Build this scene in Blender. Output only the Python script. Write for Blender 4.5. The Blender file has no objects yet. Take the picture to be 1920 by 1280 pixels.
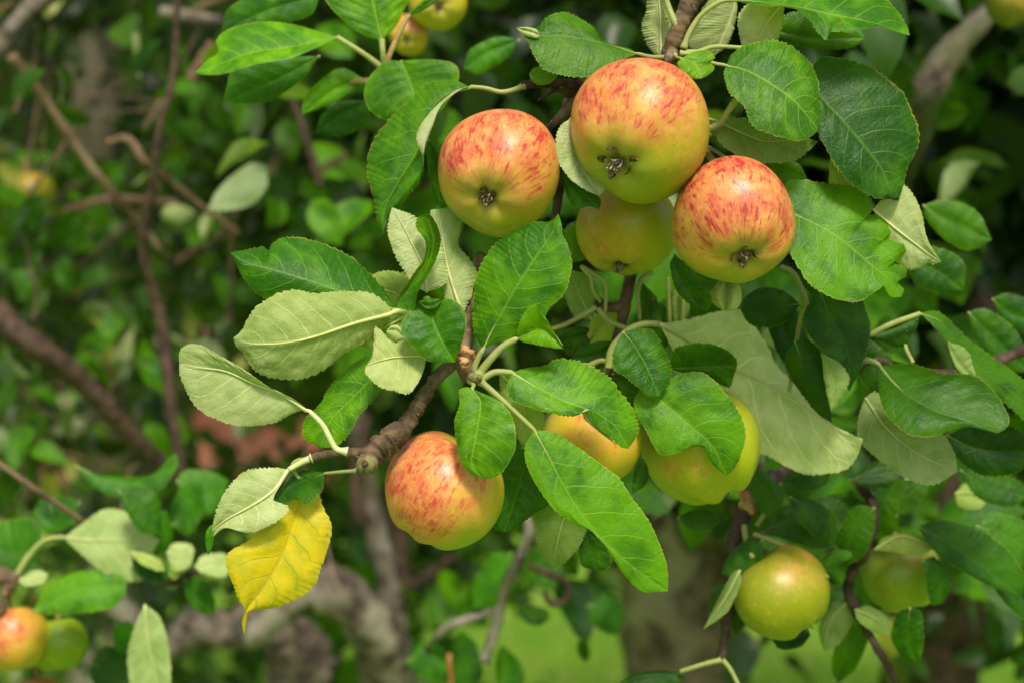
import bpy, math, random
import numpy as np
from mathutils import Vector, Matrix, Quaternion
rnd = random.Random(7); nr = np.random.RandomState(11)
S = bpy.context.scene
COL = S.collection
# ------------------------------------------------------------------ camera
LENS, FOCUS, CAMZ, PITCH = 62.5, 0.985, 1.60, math.radians(-6.0)
cd = bpy.data.cameras.new('camera'); cam = bpy.data.objects.new('camera', cd); COL.objects.link(cam)
cam.location = (0, 0, CAMZ); cam.rotation_euler = (math.pi / 2 + PITCH, 0, 0)
cd.lens = LENS; cd.sensor_width = 36; cd.clip_start = 0.05; cd.clip_end = 400
cd.dof.use_dof = True; cd.dof.focus_distance = FOCUS; cd.dof.aperture_fstop = 5.8; cd.dof.aperture_blades = 0
S.camera = cam
# ------------------------------------------------------------------ world, sun, exposure
SUN_EL, SUN_AZ = math.radians(54), math.radians(12)      # behind the camera, a little to its right
w = bpy.data.worlds.new('World'); S.world = w; w.use_nodes = True
wn = w.node_tree.nodes; wl = w.node_tree.links; wn.clear()
sky = wn.new('ShaderNodeTexSky'); sky.sky_type = 'NISHITA'; sky.sun_disc = False
sky.sun_elevation = SUN_EL; sky.sun_rotation = math.pi - SUN_AZ; sky.dust_density = 3.0; sky.ozone_density = 0.2
bg = wn.new('ShaderNodeBackground'); bg.inputs[1].default_value = 0.05
wo = wn.new('ShaderNodeOutputWorld'); hs = wn.new('ShaderNodeHueSaturation'); hs.inputs['Saturation'].default_value = .22      # thin bright cloud
wl.new(sky.outputs[0], hs.inputs['Color']); wl.new(hs.outputs[0], bg.inputs[0]); wl.new(bg.outputs[0], wo.inputs[0])
sd = bpy.data.lights.new('sun', 'SUN'); sd.energy = 1.5; sd.angle = math.radians(12); sd.color = (1, 0.925, 0.76)
sun = bpy.data.objects.new('sun', sd); COL.objects.link(sun)
tosun = Vector((math.sin(SUN_AZ) * math.cos(SUN_EL), -math.cos(SUN_AZ) * math.cos(SUN_EL), math.sin(SUN_EL)))
sun.rotation_euler = tosun.to_track_quat('Z', 'Y').to_euler()
S.view_settings.view_transform = 'Standard'; S.view_settings.look = 'None'
S.view_settings.gamma = 1; S.view_settings.use_curve_mapping = False
S.view_settings.exposure = 1.5
# ------------------------------------------------------------------ placing: photo column, row and a true distance -> a point in the orchard
K = 36.0 / LENS / 1920.0
CR = Vector((1, 0, 0)); CF = Vector((0, math.cos(PITCH), math.sin(PITCH))); CU = Vector((0, -math.sin(PITCH), math.cos(PITCH)))
MR = np.array([CR, CU, CF])
def at(px, py, d):
    return Vector((0, 0, CAMZ)) + CR * ((px - 960) * K * d) + CU * ((640 - py) * K * d) + CF * d
def atz(px, py, zcm): return at(px, py, 1.0 - zcm * 0.01)
def atn(a):                      # array (...,3) of px, py, zcm
    d = 1.0 - a[..., 2] * 0.01
    loc = np.stack([(a[..., 0] - 960) * K * d, (640 - a[..., 1]) * K * d, d], -1)
    return loc @ MR + np.array([0, 0, CAMZ])
def camdir(x, y, z):             # x right, y up, z towards the camera
    return (CR * x + CU * y - CF * z).normalized()
# ------------------------------------------------------------------ helpers
def tag(o, label=None, cat=None, group=None, kind=None):
    for k, v in (('label', label), ('category', cat), ('group', group), ('kind', kind)):
        if v: o[k] = v
    return o
def empty(name, loc, label, cat, group=None):
    o = bpy.data.objects.new(name, None); COL.objects.link(o); o.location = loc; o.empty_display_size = 0.02
    return tag(o, label, cat, group)
def grid_faces(nu, nv, closed=False, flip=False):
    i = np.arange(nu - 1)[:, None]; j = np.arange(nv if closed else nv - 1)[None, :]
    j2 = (j + 1) % nv
    f = np.stack([i * nv + j, (i + 1) * nv + j, (i + 1) * nv + j2, i * nv + j2], -1).reshape(-1, 4)
    return f[:, ::-1] if flip else f
def mesh(name, V, F, mat, uvs=None, smooth=True):
    me = bpy.data.meshes.new(name)
    V = np.asarray(V, dtype=np.float32).reshape(-1, 3); F = np.asarray(F, dtype=np.int32); k = F.shape[1]
    me.vertices.add(len(V)); me.vertices.foreach_set('co', V.ravel())
    me.loops.add(F.size); me.loops.foreach_set('vertex_index', F.ravel())
    me.polygons.add(len(F)); me.polygons.foreach_set('loop_start', np.arange(0, F.size, k, dtype=np.int32))
    me.polygons.foreach_set('loop_total', np.full(len(F), k, dtype=np.int32))
    me.update(calc_edges=True)
    if smooth: me.polygons.foreach_set('use_smooth', np.ones(len(F), dtype=bool))
    for nm, uv in (uvs or {}).items():
        l = me.uv_layers.new(name=nm); l.data.foreach_set('uv', np.asarray(uv, dtype=np.float32).reshape(-1, 2)[F.ravel()].ravel())
    me.materials.append(mat); me.validate()
    return me
def obj(name, me, parent=None, loc=(0, 0, 0), rot=None):
    o = bpy.data.objects.new(name, me); COL.objects.link(o); o.location = loc
    if rot is not None: o.rotation_mode = 'QUATERNION'; o.rotation_quaternion = rot
    if parent is not None: o.parent = parent
    return o
def spline(P, n):                # Catmull-Rom, resampled evenly
    P = np.asarray(P, float)
    if len(P) == 2: return P[0] + (P[1] - P[0]) * np.linspace(0, 1, n)[:, None]
    Q = np.vstack([2 * P[0] - P[1], P, 2 * P[-1] - P[-2]]); out = []
    for i in range(1, len(Q) - 2):
        p0, p1, p2, p3 = Q[i - 1:i + 3]; t = np.linspace(0, 1, 14, endpoint=False)[:, None]
        out.append(.5 * (2 * p1 + (p2 - p0) * t + (2 * p0 - 5 * p1 + 4 * p2 - p3) * t * t + (3 * p1 - p0 - 3 * p2 + p3) * t ** 3))
    out = np.vstack(out + [P[-1:]])
    s = np.r_[0, np.cumsum(np.linalg.norm(np.diff(out[:, :2], axis=0), axis=1))] if out.shape[1] > 2 else np.r_[0, np.cumsum(np.linalg.norm(np.diff(out, axis=0), axis=1))]
    s = s + np.arange(len(s)) * 1e-9; s /= s[-1]; t = np.linspace(0, 1, n)
    return np.stack([np.interp(t, s, out[:, k]) for k in range(out.shape[1])], 1)
def wob(u, seed, freqs=(1, 2, 4)):
    r = np.random.RandomState(seed); v = 0
    for f in freqs: v = v + np.sin(2 * np.pi * (u * f * r.uniform(.7, 1.3) + r.rand())) / f ** .8
    return v / len(freqs)
def tube_mesh(name, P, R, mat, sides=10, rough=0.0, seed=0, cap=True):
    P = np.asarray(P, float); R = np.asarray(R, float); n = len(P)
    T = np.gradient(P, axis=0); T /= np.linalg.norm(T, axis=1)[:, None] + 1e-12
    a = np.cross(T[0], [0.13, .3, 1.]); a /= np.linalg.norm(a) + 1e-9; N = [a]
    for i in range(1, n):
        b = N[-1] - T[i] * np.dot(N[-1], T[i]); N.append(b / (np.linalg.norm(b) + 1e-9))
    N = np.array(N); B = np.cross(T, N); th = np.arange(sides) / sides * 2 * np.pi
    r = R[:, None] * np.ones(sides)
    if rough:
        rr = np.random.RandomState(seed); q = rr.randn(n, sides); q = (q + np.roll(q, 1, 0) + np.roll(q, 1, 1) + np.roll(q, -1, 1)) / 2
        ring = np.interp(np.arange(n), np.arange(0, n, 3), rr.randn(len(np.arange(0, n, 3))))
        r = r * (1 + rough * (q * .5 + ring[:, None] * .6))
    V = P[:, None] + r[..., None] * (np.cos(th)[None, :, None] * N[:, None] + np.sin(th)[None, :, None] * B[:, None])
    if cap: V = np.concatenate([P[:1, None] + 0 * V[:1], V, P[-1:, None] + 0 * V[:1]], 0)
    arc = np.r_[0, np.cumsum(np.linalg.norm(np.diff(P, axis=0), axis=1))]
    m = V.shape[0]
    return mesh(name, V, grid_faces(m, sides, True), mat)
# ------------------------------------------------------------------ materials
class NT:
    def __init__(s, name):
        s.m = bpy.data.materials.new(name); s.m.use_nodes = True; s.t = s.m.node_tree; s.t.nodes.clear()
    def n(s, typ, **kw):
        nd = s.t.nodes.new(typ)
        for k, v in kw.items(): setattr(nd, k, v)
        return nd
    def put(s, inp, v):
        if v is None: return
        if isinstance(v, bpy.types.NodeSocket): s.t.links.new(v, inp)
        else:
            if inp.type == 'RGBA' and len(v) == 3: v = (*v, 1)
            inp.default_value = v
    def math(s, op, a, b=None, c=None, clamp=False):
        nd = s.n('ShaderNodeMath', operation=op, use_clamp=clamp)
        for i, v in enumerate((a, b, c)):
            if v is not None: s.put(nd.inputs[i], v)
        return nd.outputs[0]
    def vmath(s, op, a, b=None, out=0):
        nd = s.n('ShaderNodeVectorMath', operation=op); s.put(nd.inputs[0], a)
        if b is not None: s.put(nd.inputs[3 if op == 'SCALE' else 1], b)
        return nd.outputs[out]
    def mix(s, f, a, b, blend='MIX'):
        nd = s.n('ShaderNodeMix', data_type='RGBA', blend_type=blend); s.put(nd.inputs[0], f); s.put(nd.inputs[6], a); s.put(nd.inputs[7], b)
        return nd.outputs[2]
    def noise(s, vec, scale, detail=3, rough=.55, out=0):
        nd = s.n('ShaderNodeTexNoise'); s.put(nd.inputs['Vector'], vec); nd.inputs['Scale'].default_value = scale
        nd.inputs['Detail'].default_value = detail; nd.inputs['Roughness'].default_value = rough
        return nd.outputs[out]
    def ramp(s, v, lo, hi, a=0., b=1., smooth=True):
        nd = s.n('ShaderNodeMapRange', interpolation_type='SMOOTHSTEP' if smooth else 'LINEAR'); s.put(nd.inputs[0], v)
        for i, q in enumerate((lo, hi, a, b)): s.put(nd.inputs[i + 1], q)
        return nd.outputs[0]
    def bump(s, h, strength=.3, dist=.001, normal=None):
        nd = s.n('ShaderNodeBump'); nd.inputs['Strength'].default_value = strength; nd.inputs['Distance'].default_value = dist
        s.put(nd.inputs['Height'], h); s.put(nd.inputs['Normal'], normal); return nd.outputs[0]
    def pbsdf(s, col, rough=.5, normal=None, spec=.5, **kw):
        nd = s.n('ShaderNodeBsdfPrincipled'); s.put(nd.inputs['Base Color'], col); s.put(nd.inputs['Roughness'], rough)
        s.put(nd.inputs['Specular IOR Level'], spec); s.put(nd.inputs['Normal'], normal)
        for k, v in kw.items(): s.put(nd.inputs[k.replace('_', ' ')], v)
        return nd.outputs[0]
    def out(s, sh):
        o = s.n('ShaderNodeOutputMaterial'); s.t.links.new(sh, o.inputs[0]); return s.m
    def mshader(s, f, a, b):
        nd = s.n('ShaderNodeMixShader'); s.put(nd.inputs[0], f); s.t.links.new(a, nd.inputs[1]); s.t.links.new(b, nd.inputs[2]); return nd.outputs[0]

def leaf_material(name, near=True):
    """Upper face deep green and waxy, lower face pale and downy; object colour tints it, alpha = amount of brown blemish."""
    t = NT(name); oi = t.n('ShaderNodeObjectInfo'); geo = t.n('ShaderNodeNewGeometry'); back = geo.outputs['Backfacing']
    tint, alpha, rand = oi.outputs['Color'], oi.outputs['Alpha'], oi.outputs['Random']
    uv = t.n('ShaderNodeUVMap', uv_map='UVMap'); sp = t.n('ShaderNodeSeparateXYZ'); t.put(sp.inputs[0], uv.outputs[0])
    u = sp.outputs[0]; s_ = t.math('MULTIPLY', t.math('SUBTRACT', sp.outputs[1], .5), 2.); sa = t.math('ABSOLUTE', s_)
    um = t.n('ShaderNodeUVMap', uv_map='metric').outputs[0]
    off = t.n('ShaderNodeCombineXYZ'); t.put(off.inputs[2], t.math('MULTIPLY', rand, 50.))
    mv = t.vmath('ADD', um, off.outputs[0])
    jit = t.math('MULTIPLY', t.math('SUBTRACT', t.noise(mv, .6, 1), .5), .05)
    side = t.math('MULTIPLY', t.math('SIGN', s_), .035)
    wv = t.math('ADD', t.math('ADD', t.math('SUBTRACT', u, t.math('MULTIPLY', t.math('POWER', sa, 1.35), .2)), jit), side)
    ph = t.math('FRACT', t.math('MULTIPLY', wv, 7.2))
    dv = t.math('MULTIPLY', t.math('ABSOLUTE', t.math('SUBTRACT', ph, .5)), 1 / 7.2)
    wid = t.ramp(sa, 0, 1, .0100, .0050, False)
    vein = t.ramp(t.math('DIVIDE', dv, wid), .1, .95, 1., 0.)
    vein = t.math('MULTIPLY', vein, t.ramp(sa, .8, .96, 1., 0.))
    mid = t.ramp(sa, .012, .05, 1., 0.)
    vor = t.n('ShaderNodeTexVoronoi', feature='DISTANCE_TO_EDGE'); wn_ = t.vmath('ADD', mv, t.vmath('SCALE', t.noise(mv, 2.2, 2, .5, 1), .25)); t.put(vor.inputs['Vector'], wn_); vor.inputs['Scale'].default_value = 2.1
    cell = t.ramp(vor.outputs['Distance'], 0., .085, 1., 0.)
    vo2 = t.n('ShaderNodeTexVoronoi', feature='DISTANCE_TO_EDGE'); t.put(vo2.inputs['Vector'], mv); vo2.inputs['Scale'].default_value = 8
    cell2 = t.ramp(vo2.outputs['Distance'], 0., .2, 1., 0.)
    allv = t.math('MAXIMUM', t.math('MAXIMUM', vein, mid), t.math('MULTIPLY', cell, .18))
    rim = t.ramp(t.math('ADD', sa, t.math('MULTIPLY', t.noise(mv, 3, 1), .02)), .975, .998)
    big = t.noise(mv, .55, 3); fine = t.noise(mv, 14, 2)
    topc = t.mix(t.ramp(t.math('ADD', big, t.math('MULTIPLY', t.math('SUBTRACT', rand, .5), .25)), .32, .68), (.012, .085, .001), (.086, .250, .001))
    topc = t.mix(t.math('MULTIPLY', cell2, .12), topc, (.08, .25, .002))
    topc = t.mix(t.math('MULTIPLY', fine, .25), topc, (.008, .06, .000))
    topc = t.mix(t.math('MULTIPLY', allv, .44), topc, (.17, .34, .03))
    topc = t.mix(1., topc, tint, 'MULTIPLY')
    topc = t.mix(t.math('MULTIPLY', t.math('MULTIPLY', rim, t.ramp(t.noise(mv, 2.5, 2), .35, .65, .25, 1.)), .65), topc, (.33, .38, .04))
    und = t.mix(t.ramp(big, .3, .7), (.27, .35, .12), (.45, .51, .27))
    und = t.mix(t.math('MULTIPLY', fine, .3), und, (.42, .48, .24))
    und = t.mix(t.math('MULTIPLY', allv, .6), und, (.68, .70, .38))
    ut = t.mix(.2, tint, (1, 1, 1)); und = t.mix(1., und, ut, 'MULTIPLY')
    und = t.mix(t.math('MULTIPLY', rim, .5), und, (.50, .50, .14))
    col = t.mix(back, topc, und)
    spot = t.ramp(t.math('ADD', t.noise(mv, 1.5, 4, .7), t.math('ADD', t.math('MULTIPLY', alpha, .11), t.math('MULTIPLY', sa, .02))), .74, .78)
    spot = t.math('MULTIPLY', spot, t.ramp(alpha, .05, .3))
    rimb = t.math('MULTIPLY', t.math('MULTIPLY', t.ramp(sa, .93, .99), t.ramp(t.noise(mv, .8, 2), .5, .6)), alpha)
    spot = t.math('MAXIMUM', spot, rimb)
    specks = t.ramp(t.noise(mv, 9, 1), .74, .78); spot = t.math('MAXIMUM', spot, t.math('MULTIPLY', specks, t.math('MULTIPLY', alpha, .8)))
    col = t.mix(spot, col, (.17, .075, .018))
    pil = t.math('MULTIPLY', t.ramp(vor.outputs['Distance'], 0., .30, 0., 1.), .38)
    h = t.math('ADD', t.math('ADD', t.math('MULTIPLY', allv, -.8), pil), t.math('ADD', t.math('MULTIPLY', fine, .3), t.math('MULTIPLY', t.ramp(vo2.outputs['Distance'], 0., .3), .35)))
    nrm = t.bump(h, .38, .0005)
    rough = t.mix(back, (.41, .41, .41), (.72, .72, .72))
    rough = t.math('ADD', rough, t.math('MULTIPLY', t.math('SUBTRACT', t.noise(mv, 2.3, 3), .5), .22))
    p = t.pbsdf(col, rough, nrm, t.ramp(back, 0., 1., .21, .15, False))
    tr = t.n('ShaderNodeBsdfTranslucent'); tc = t.mix(1., t.mix(t.math('MULTIPLY', allv, .5), (.27, .50, .008), (.15, .30, .006)), tint, 'MULTIPLY')
    t.put(tr.inputs[0], t.mix(spot, tc, (.12, .05, .01))); t.put(tr.inputs[1], nrm)
    return t.out(t.mshader(.24, p, tr.outputs[0]))
M_LEAF = leaf_material('leaf blade')

def yellow_material():
    t = NT('yellowed leaf'); geo = t.n('ShaderNodeNewGeometry')
    uv = t.n('ShaderNodeUVMap', uv_map='UVMap'); sp = t.n('ShaderNodeSeparateXYZ'); t.put(sp.inputs[0], uv.outputs[0])
    u = sp.outputs[0]; sa = t.math('ABSOLUTE', t.math('MULTIPLY', t.math('SUBTRACT', sp.outputs[1], .5), 2.))
    mv = t.n('ShaderNodeUVMap', uv_map='metric').outputs[0]
    wv = t.math('ADD', t.math('SUBTRACT', u, t.math('MULTIPLY', t.math('POWER', sa, 1.3), .2)), t.math('MULTIPLY', t.noise(mv, .9, 2), .06))
    dv = t.math('ABSOLUTE', t.math('SUBTRACT', t.math('FRACT', t.math('MULTIPLY', wv, 7.)), .5))
    vein = t.math('MULTIPLY', t.ramp(dv, 0., .05, 1., 0.), t.ramp(sa, .6, .9, 1., 0.)); mid = t.ramp(sa, .01, .05, 1., 0.)
    c = t.mix(t.ramp(t.noise(mv, .7, 4), .35, .68), (.72, .55, .006), (.50, .46, .016))
    c = t.mix(t.ramp(t.noise(mv, 2.1, 3), .5, .8), c, (.82, .58, .012))
    c = t.mix(t.math('MULTIPLY', t.math('MAXIMUM', vein, mid), .38), c, (.30, .25, .02))
    gr = t.math('MULTIPLY', t.math('MULTIPLY', t.ramp(dv, 0., .22, 1., 0.), t.ramp(t.noise(mv, .5, 2), .42, .62)), .55); c = t.mix(gr, c, (.30, .38, .02))
    br = t.ramp(t.math('ADD', t.noise(mv, 1.3, 4, .7), t.math('MULTIPLY', sa, .12)), .72, .78); c = t.mix(t.math('MULTIPLY', br, .8), c, (.24, .13, .03))
    ed = t.ramp(sa, .72, 1.); c = t.mix(t.math('MULTIPLY', ed, .3), c, (.42, .38, .03))
    str_ = t.n('ShaderNodeMapping'); t.put(str_.inputs[0], mv); str_.inputs['Scale'].default_value = (3, 11, 1); str_.inputs['Rotation'].default_value = (0, 0, .5)
    sc = t.ramp(t.noise(str_.outputs[0], 1.2, 4, .6), .69, .74); c = t.mix(t.math('MULTIPLY', sc, .75), c, (.14, .10, .02))
    h = t.math('ADD', t.math('MULTIPLY', t.math('MAXIMUM', vein, mid), -.7), t.math('MULTIPLY', t.noise(mv, 7, 3), .8))
    nb = t.bump(h, .45, .0005)
    p = t.pbsdf(c, .5, nb, .4); tr = t.n('ShaderNodeBsdfTranslucent'); t.put(tr.inputs[0], (.75, .55, .01, 1)); t.put(tr.inputs[1], nb)
    return t.out(t.mshader(.3, p, tr.outputs[0]))
M_YELLOW = yellow_material()

def stem_material(name, a, b, freq=260):
    t = NT(name); g = t.n('ShaderNodeTexCoord').outputs['Object']; oi = t.n('ShaderNodeObjectInfo')
    c = t.mix(t.ramp(t.noise(g, freq * .3, 3), .35, .65), a, b); c = t.mix(1., c, oi.outputs['Color'], 'MULTIPLY')
    h = t.noise(g, freq * 4, 3); c = t.mix(t.math('MULTIPLY', h, .3), c, a)
    return t.out(t.pbsdf(c, .55, t.bump(h, .3, .0006), .4, Subsurface_Weight=.0))
M_PET = stem_material('leaf stalk', (.25, .30, .075), (.34, .36, .12))
M_RED = stem_material('reddish stalk', (.30, .16, .06), (.34, .30, .10))
def bark_material(name, dark, mid_, pale, scale=1.0, lichen=.62, moss=None):
    t = NT(name); g = t.n('ShaderNodeTexCoord').outputs['Object']
    n1 = t.noise(g, 90 * scale, 5, .65); n2 = t.noise(g, 28 * scale, 3)
    c = t.mix(t.ramp(n1, .35, .62), dark, mid_)
    c = t.mix(t.math('MULTIPLY', t.ramp(n2, lichen - .06, lichen + .06), .8), c, pale)
    if moss: c = t.mix(t.ramp(t.noise(g, 14 * scale, 3), .55, .66), c, moss)
    v = t.n('ShaderNodeTexVoronoi'); t.put(v.inputs['Vector'], g); v.inputs['Scale'].default_value = 330 * scale
    dots = t.math('MULTIPLY', t.ramp(v.outputs['Distance'], .12, .2, 1., 0.), t.ramp(t.noise(g, 150 * scale, 1), .58, .62))
    c = t.mix(t.math('MULTIPLY', dots, .8), c, (.50, .40, .22))
    h = t.math('ADD', t.math('MULTIPLY', n1, .8), t.math('ADD', t.math('MULTIPLY', n2, .6), t.math('MULTIPLY', dots, .5)))
    return t.out(t.pbsdf(c, .8, t.bump(h, .9, .0016 / scale), .3))
M_TWIG = bark_material('twig bark', (.045, .030, .016), (.15, .10, .052), (.28, .23, .16))
M_DTWIG = bark_material('dark twig bark', (.03, .018, .014), (.09, .055, .035), (.2, .16, .12), lichen=.7)
M_TRUNK = bark_material('trunk bark', (.15, .115, .08), (.42, .34, .26), (.60, .53, .45), .22, .56, (.09, .10, .04))
M_BTRUNK = bark_material('broad trunk bark', (.07, .05, .036), (.30, .225, .16), (.50, .42, .33), .3, .54, (.32, .26, .19))
M_LIMB = bark_material('mossy limb bark', (.04, .03, .022), (.17, .135, .105), (.32, .28, .23), .5, .56, (.07, .08, .025))
M_STICK = bark_material('dry stick', (.07, .045, .028), (.17, .105, .062), (.25, .18, .12), .4, .6)

def apple_material(name, blush, amount, red, base=(.36, .39, .018), ochre=(.62, .40, .03), seed=0., streak=1.):
    t = NT(name); tc = t.n('ShaderNodeTexCoord').outputs['Object']; P = t.vmath('NORMALIZE', tc)
    sp = t.n('ShaderNodeSeparateXYZ'); t.put(sp.inputs[0], P); X, Y, Z = sp.outputs
    rr = t.math('MAXIMUM', t.math('SQRT', t.math('ADD', t.math('MULTIPLY', X, X), t.math('MULTIPLY', Y, Y))), .02)
    def mer(fa, fz, ofs):
        c = t.n('ShaderNodeCombineXYZ'); t.put(c.inputs[0], t.math('MULTIPLY', t.math('DIVIDE', X, rr), fa)); t.put(c.inputs[1], t.math('MULTIPLY', t.math('DIVIDE', Y, rr), fa))
        t.put(c.inputs[2], t.math('ADD', t.math('MULTIPLY', Z, fz), ofs + seed)); return c.outputs[0]
    d = t.vmath('DOT_PRODUCT', P, tuple(blush), out=1)
    patch = t.noise(t.vmath('ADD', P, (seed, 0, 0)), 1.9, 4, .6)
    d = t.math('ADD', t.math('ADD', d, t.math('MULTIPLY', t.math('SUBTRACT', patch, .5), 1.5)), amount - 1.)
    f1 = t.noise(mer(14, 4.2, 3.), 1.4, 4, .65); f2 = t.noise(mer(30, 8, 9.), 1.3, 4, .7); f3 = t.noise(mer(7.5, 3.2, 1.), 1.5, 3, .6)
    dd = t.math('ADD', d, t.math('MULTIPLY', t.math('SUBTRACT', f2, .5), .7))
    c = t.mix(t.ramp(t.math('ADD', d, t.math('MULTIPLY', t.math('SUBTRACT', f1, .5), .8)), -.75, .1), base, ochre)
    iso = t.noise(t.vmath('ADD', tc, (seed, 2., 0)), 75, 4, .65); iso2 = t.noise(t.vmath('ADD', tc, (seed, 5., 0)), 190, 4, .7)
    dm = t.math('ADD', dd, t.math('ADD', t.math('MULTIPLY', t.math('SUBTRACT', iso, .5), .9), t.math('MULTIPLY', t.math('SUBTRACT', iso2, .5), .9)))
    c = t.mix(t.ramp(dm, -.45, .70), c, (.76, .27, .085))
    c = t.mix(t.math('MULTIPLY', t.math('MULTIPLY', t.ramp(iso2, .44, .62), t.ramp(d, -.5, .3)), .5), c, (.84, .50, .16))
    pink = t.math('MULTIPLY', t.ramp(t.math('ADD', t.math('MULTIPLY', f1, .6), t.math('ADD', t.math('MULTIPLY', iso2, .45), t.math('MULTIPLY', f2, .3))), .50, .72), t.math('MULTIPLY', t.ramp(d, -.25, .55), t.ramp(iso, .38, .56)))
    c = t.mix(t.math('MULTIPLY', pink, .8 * streak), c, (.60, .085, .05))
    thr = t.math('ADD', t.math('MULTIPLY', f3, .50), t.math('ADD', t.math('MULTIPLY', f1, .35), t.math('MULTIPLY', iso, .32)))
    st = t.math('MULTIPLY', t.ramp(thr, .595, .68), t.ramp(d, -.25, .35))
    c = t.mix(t.math('MULTIPLY', st, red), c, (.48, .028, .035))
    grain = t.noise(tc, 520, 3, .7); sp2 = t.math('MULTIPLY', t.ramp(grain, .60, .70), t.ramp(d, -.6, .3))
    c = t.mix(t.math('MULTIPLY', sp2, .7), c, (.52, .10, .03))
    c = t.mix(t.math('MULTIPLY', t.ramp(t.noise(tc, 210, 3, .7), .52, .7), .22), c, (.88, .56, .12))
    v = t.n('ShaderNodeTexVoronoi'); t.put(v.inputs['Vector'], tc); v.inputs['Scale'].default_value = 210
    len_ = t.math('MULTIPLY', t.ramp(v.outputs['Distance'], .08, .16, 1., 0.), t.ramp(t.noise(tc, 90, 1), .5, .56))
    c = t.mix(t.math('MULTIPLY', len_, .55), c, (.30, .16, .05))
    # the eye end keeps its green, russet in the basin
    ce = t.ramp(t.math('ADD', Z, t.math('MULTIPLY', t.math('SUBTRACT', f1, .5), .16)), -.99, -.72, 1., 0.)
    c = t.mix(t.math('MULTIPLY', ce, .7), c, (.34, .36, .045))
    rus = t.math('MULTIPLY', t.ramp(Z, -1., -.955, 1., 0.), .75); c = t.mix(rus, c, (.17, .12, .045))
    c = t.mix(1., c, (.86, .84, .80), 'MULTIPLY')
    nb = t.bump(t.math('ADD', grain, t.math('MULTIPLY', t.noise(tc, 60, 2), 1.5)), .10, .0008)
    rough = t.ramp(t.noise(tc, 120, 3), .3, .7, .36, .47)
    return t.out(t.pbsdf(c, rough, nb, .42, Subsurface_Weight=.10, Subsurface_Radius=(1., .55, .2), Subsurface_Scale=.004, Coat_Weight=.12, Coat_Roughness=.32))
t = NT('dry calyx'); g = t.n('ShaderNodeTexCoord').outputs['Object']
M_CALYX = t.out(t.pbsdf(t.mix(t.ramp(t.noise(g, 500, 3), .4, .62), (.035, .02, .012), (.24, .19, .10)), .8, t.bump(t.noise(g, 900, 3), .6, .0006), .2))
t = NT('calyx tuft'); g = t.n('ShaderNodeTexCoord').outputs['Object']
M_TUFT = t.out(t.pbsdf(t.mix(t.ramp(t.noise(g, 700, 2), .4, .6), (.16, .11, .06), (.46, .40, .28)), .8, None, .2))

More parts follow.
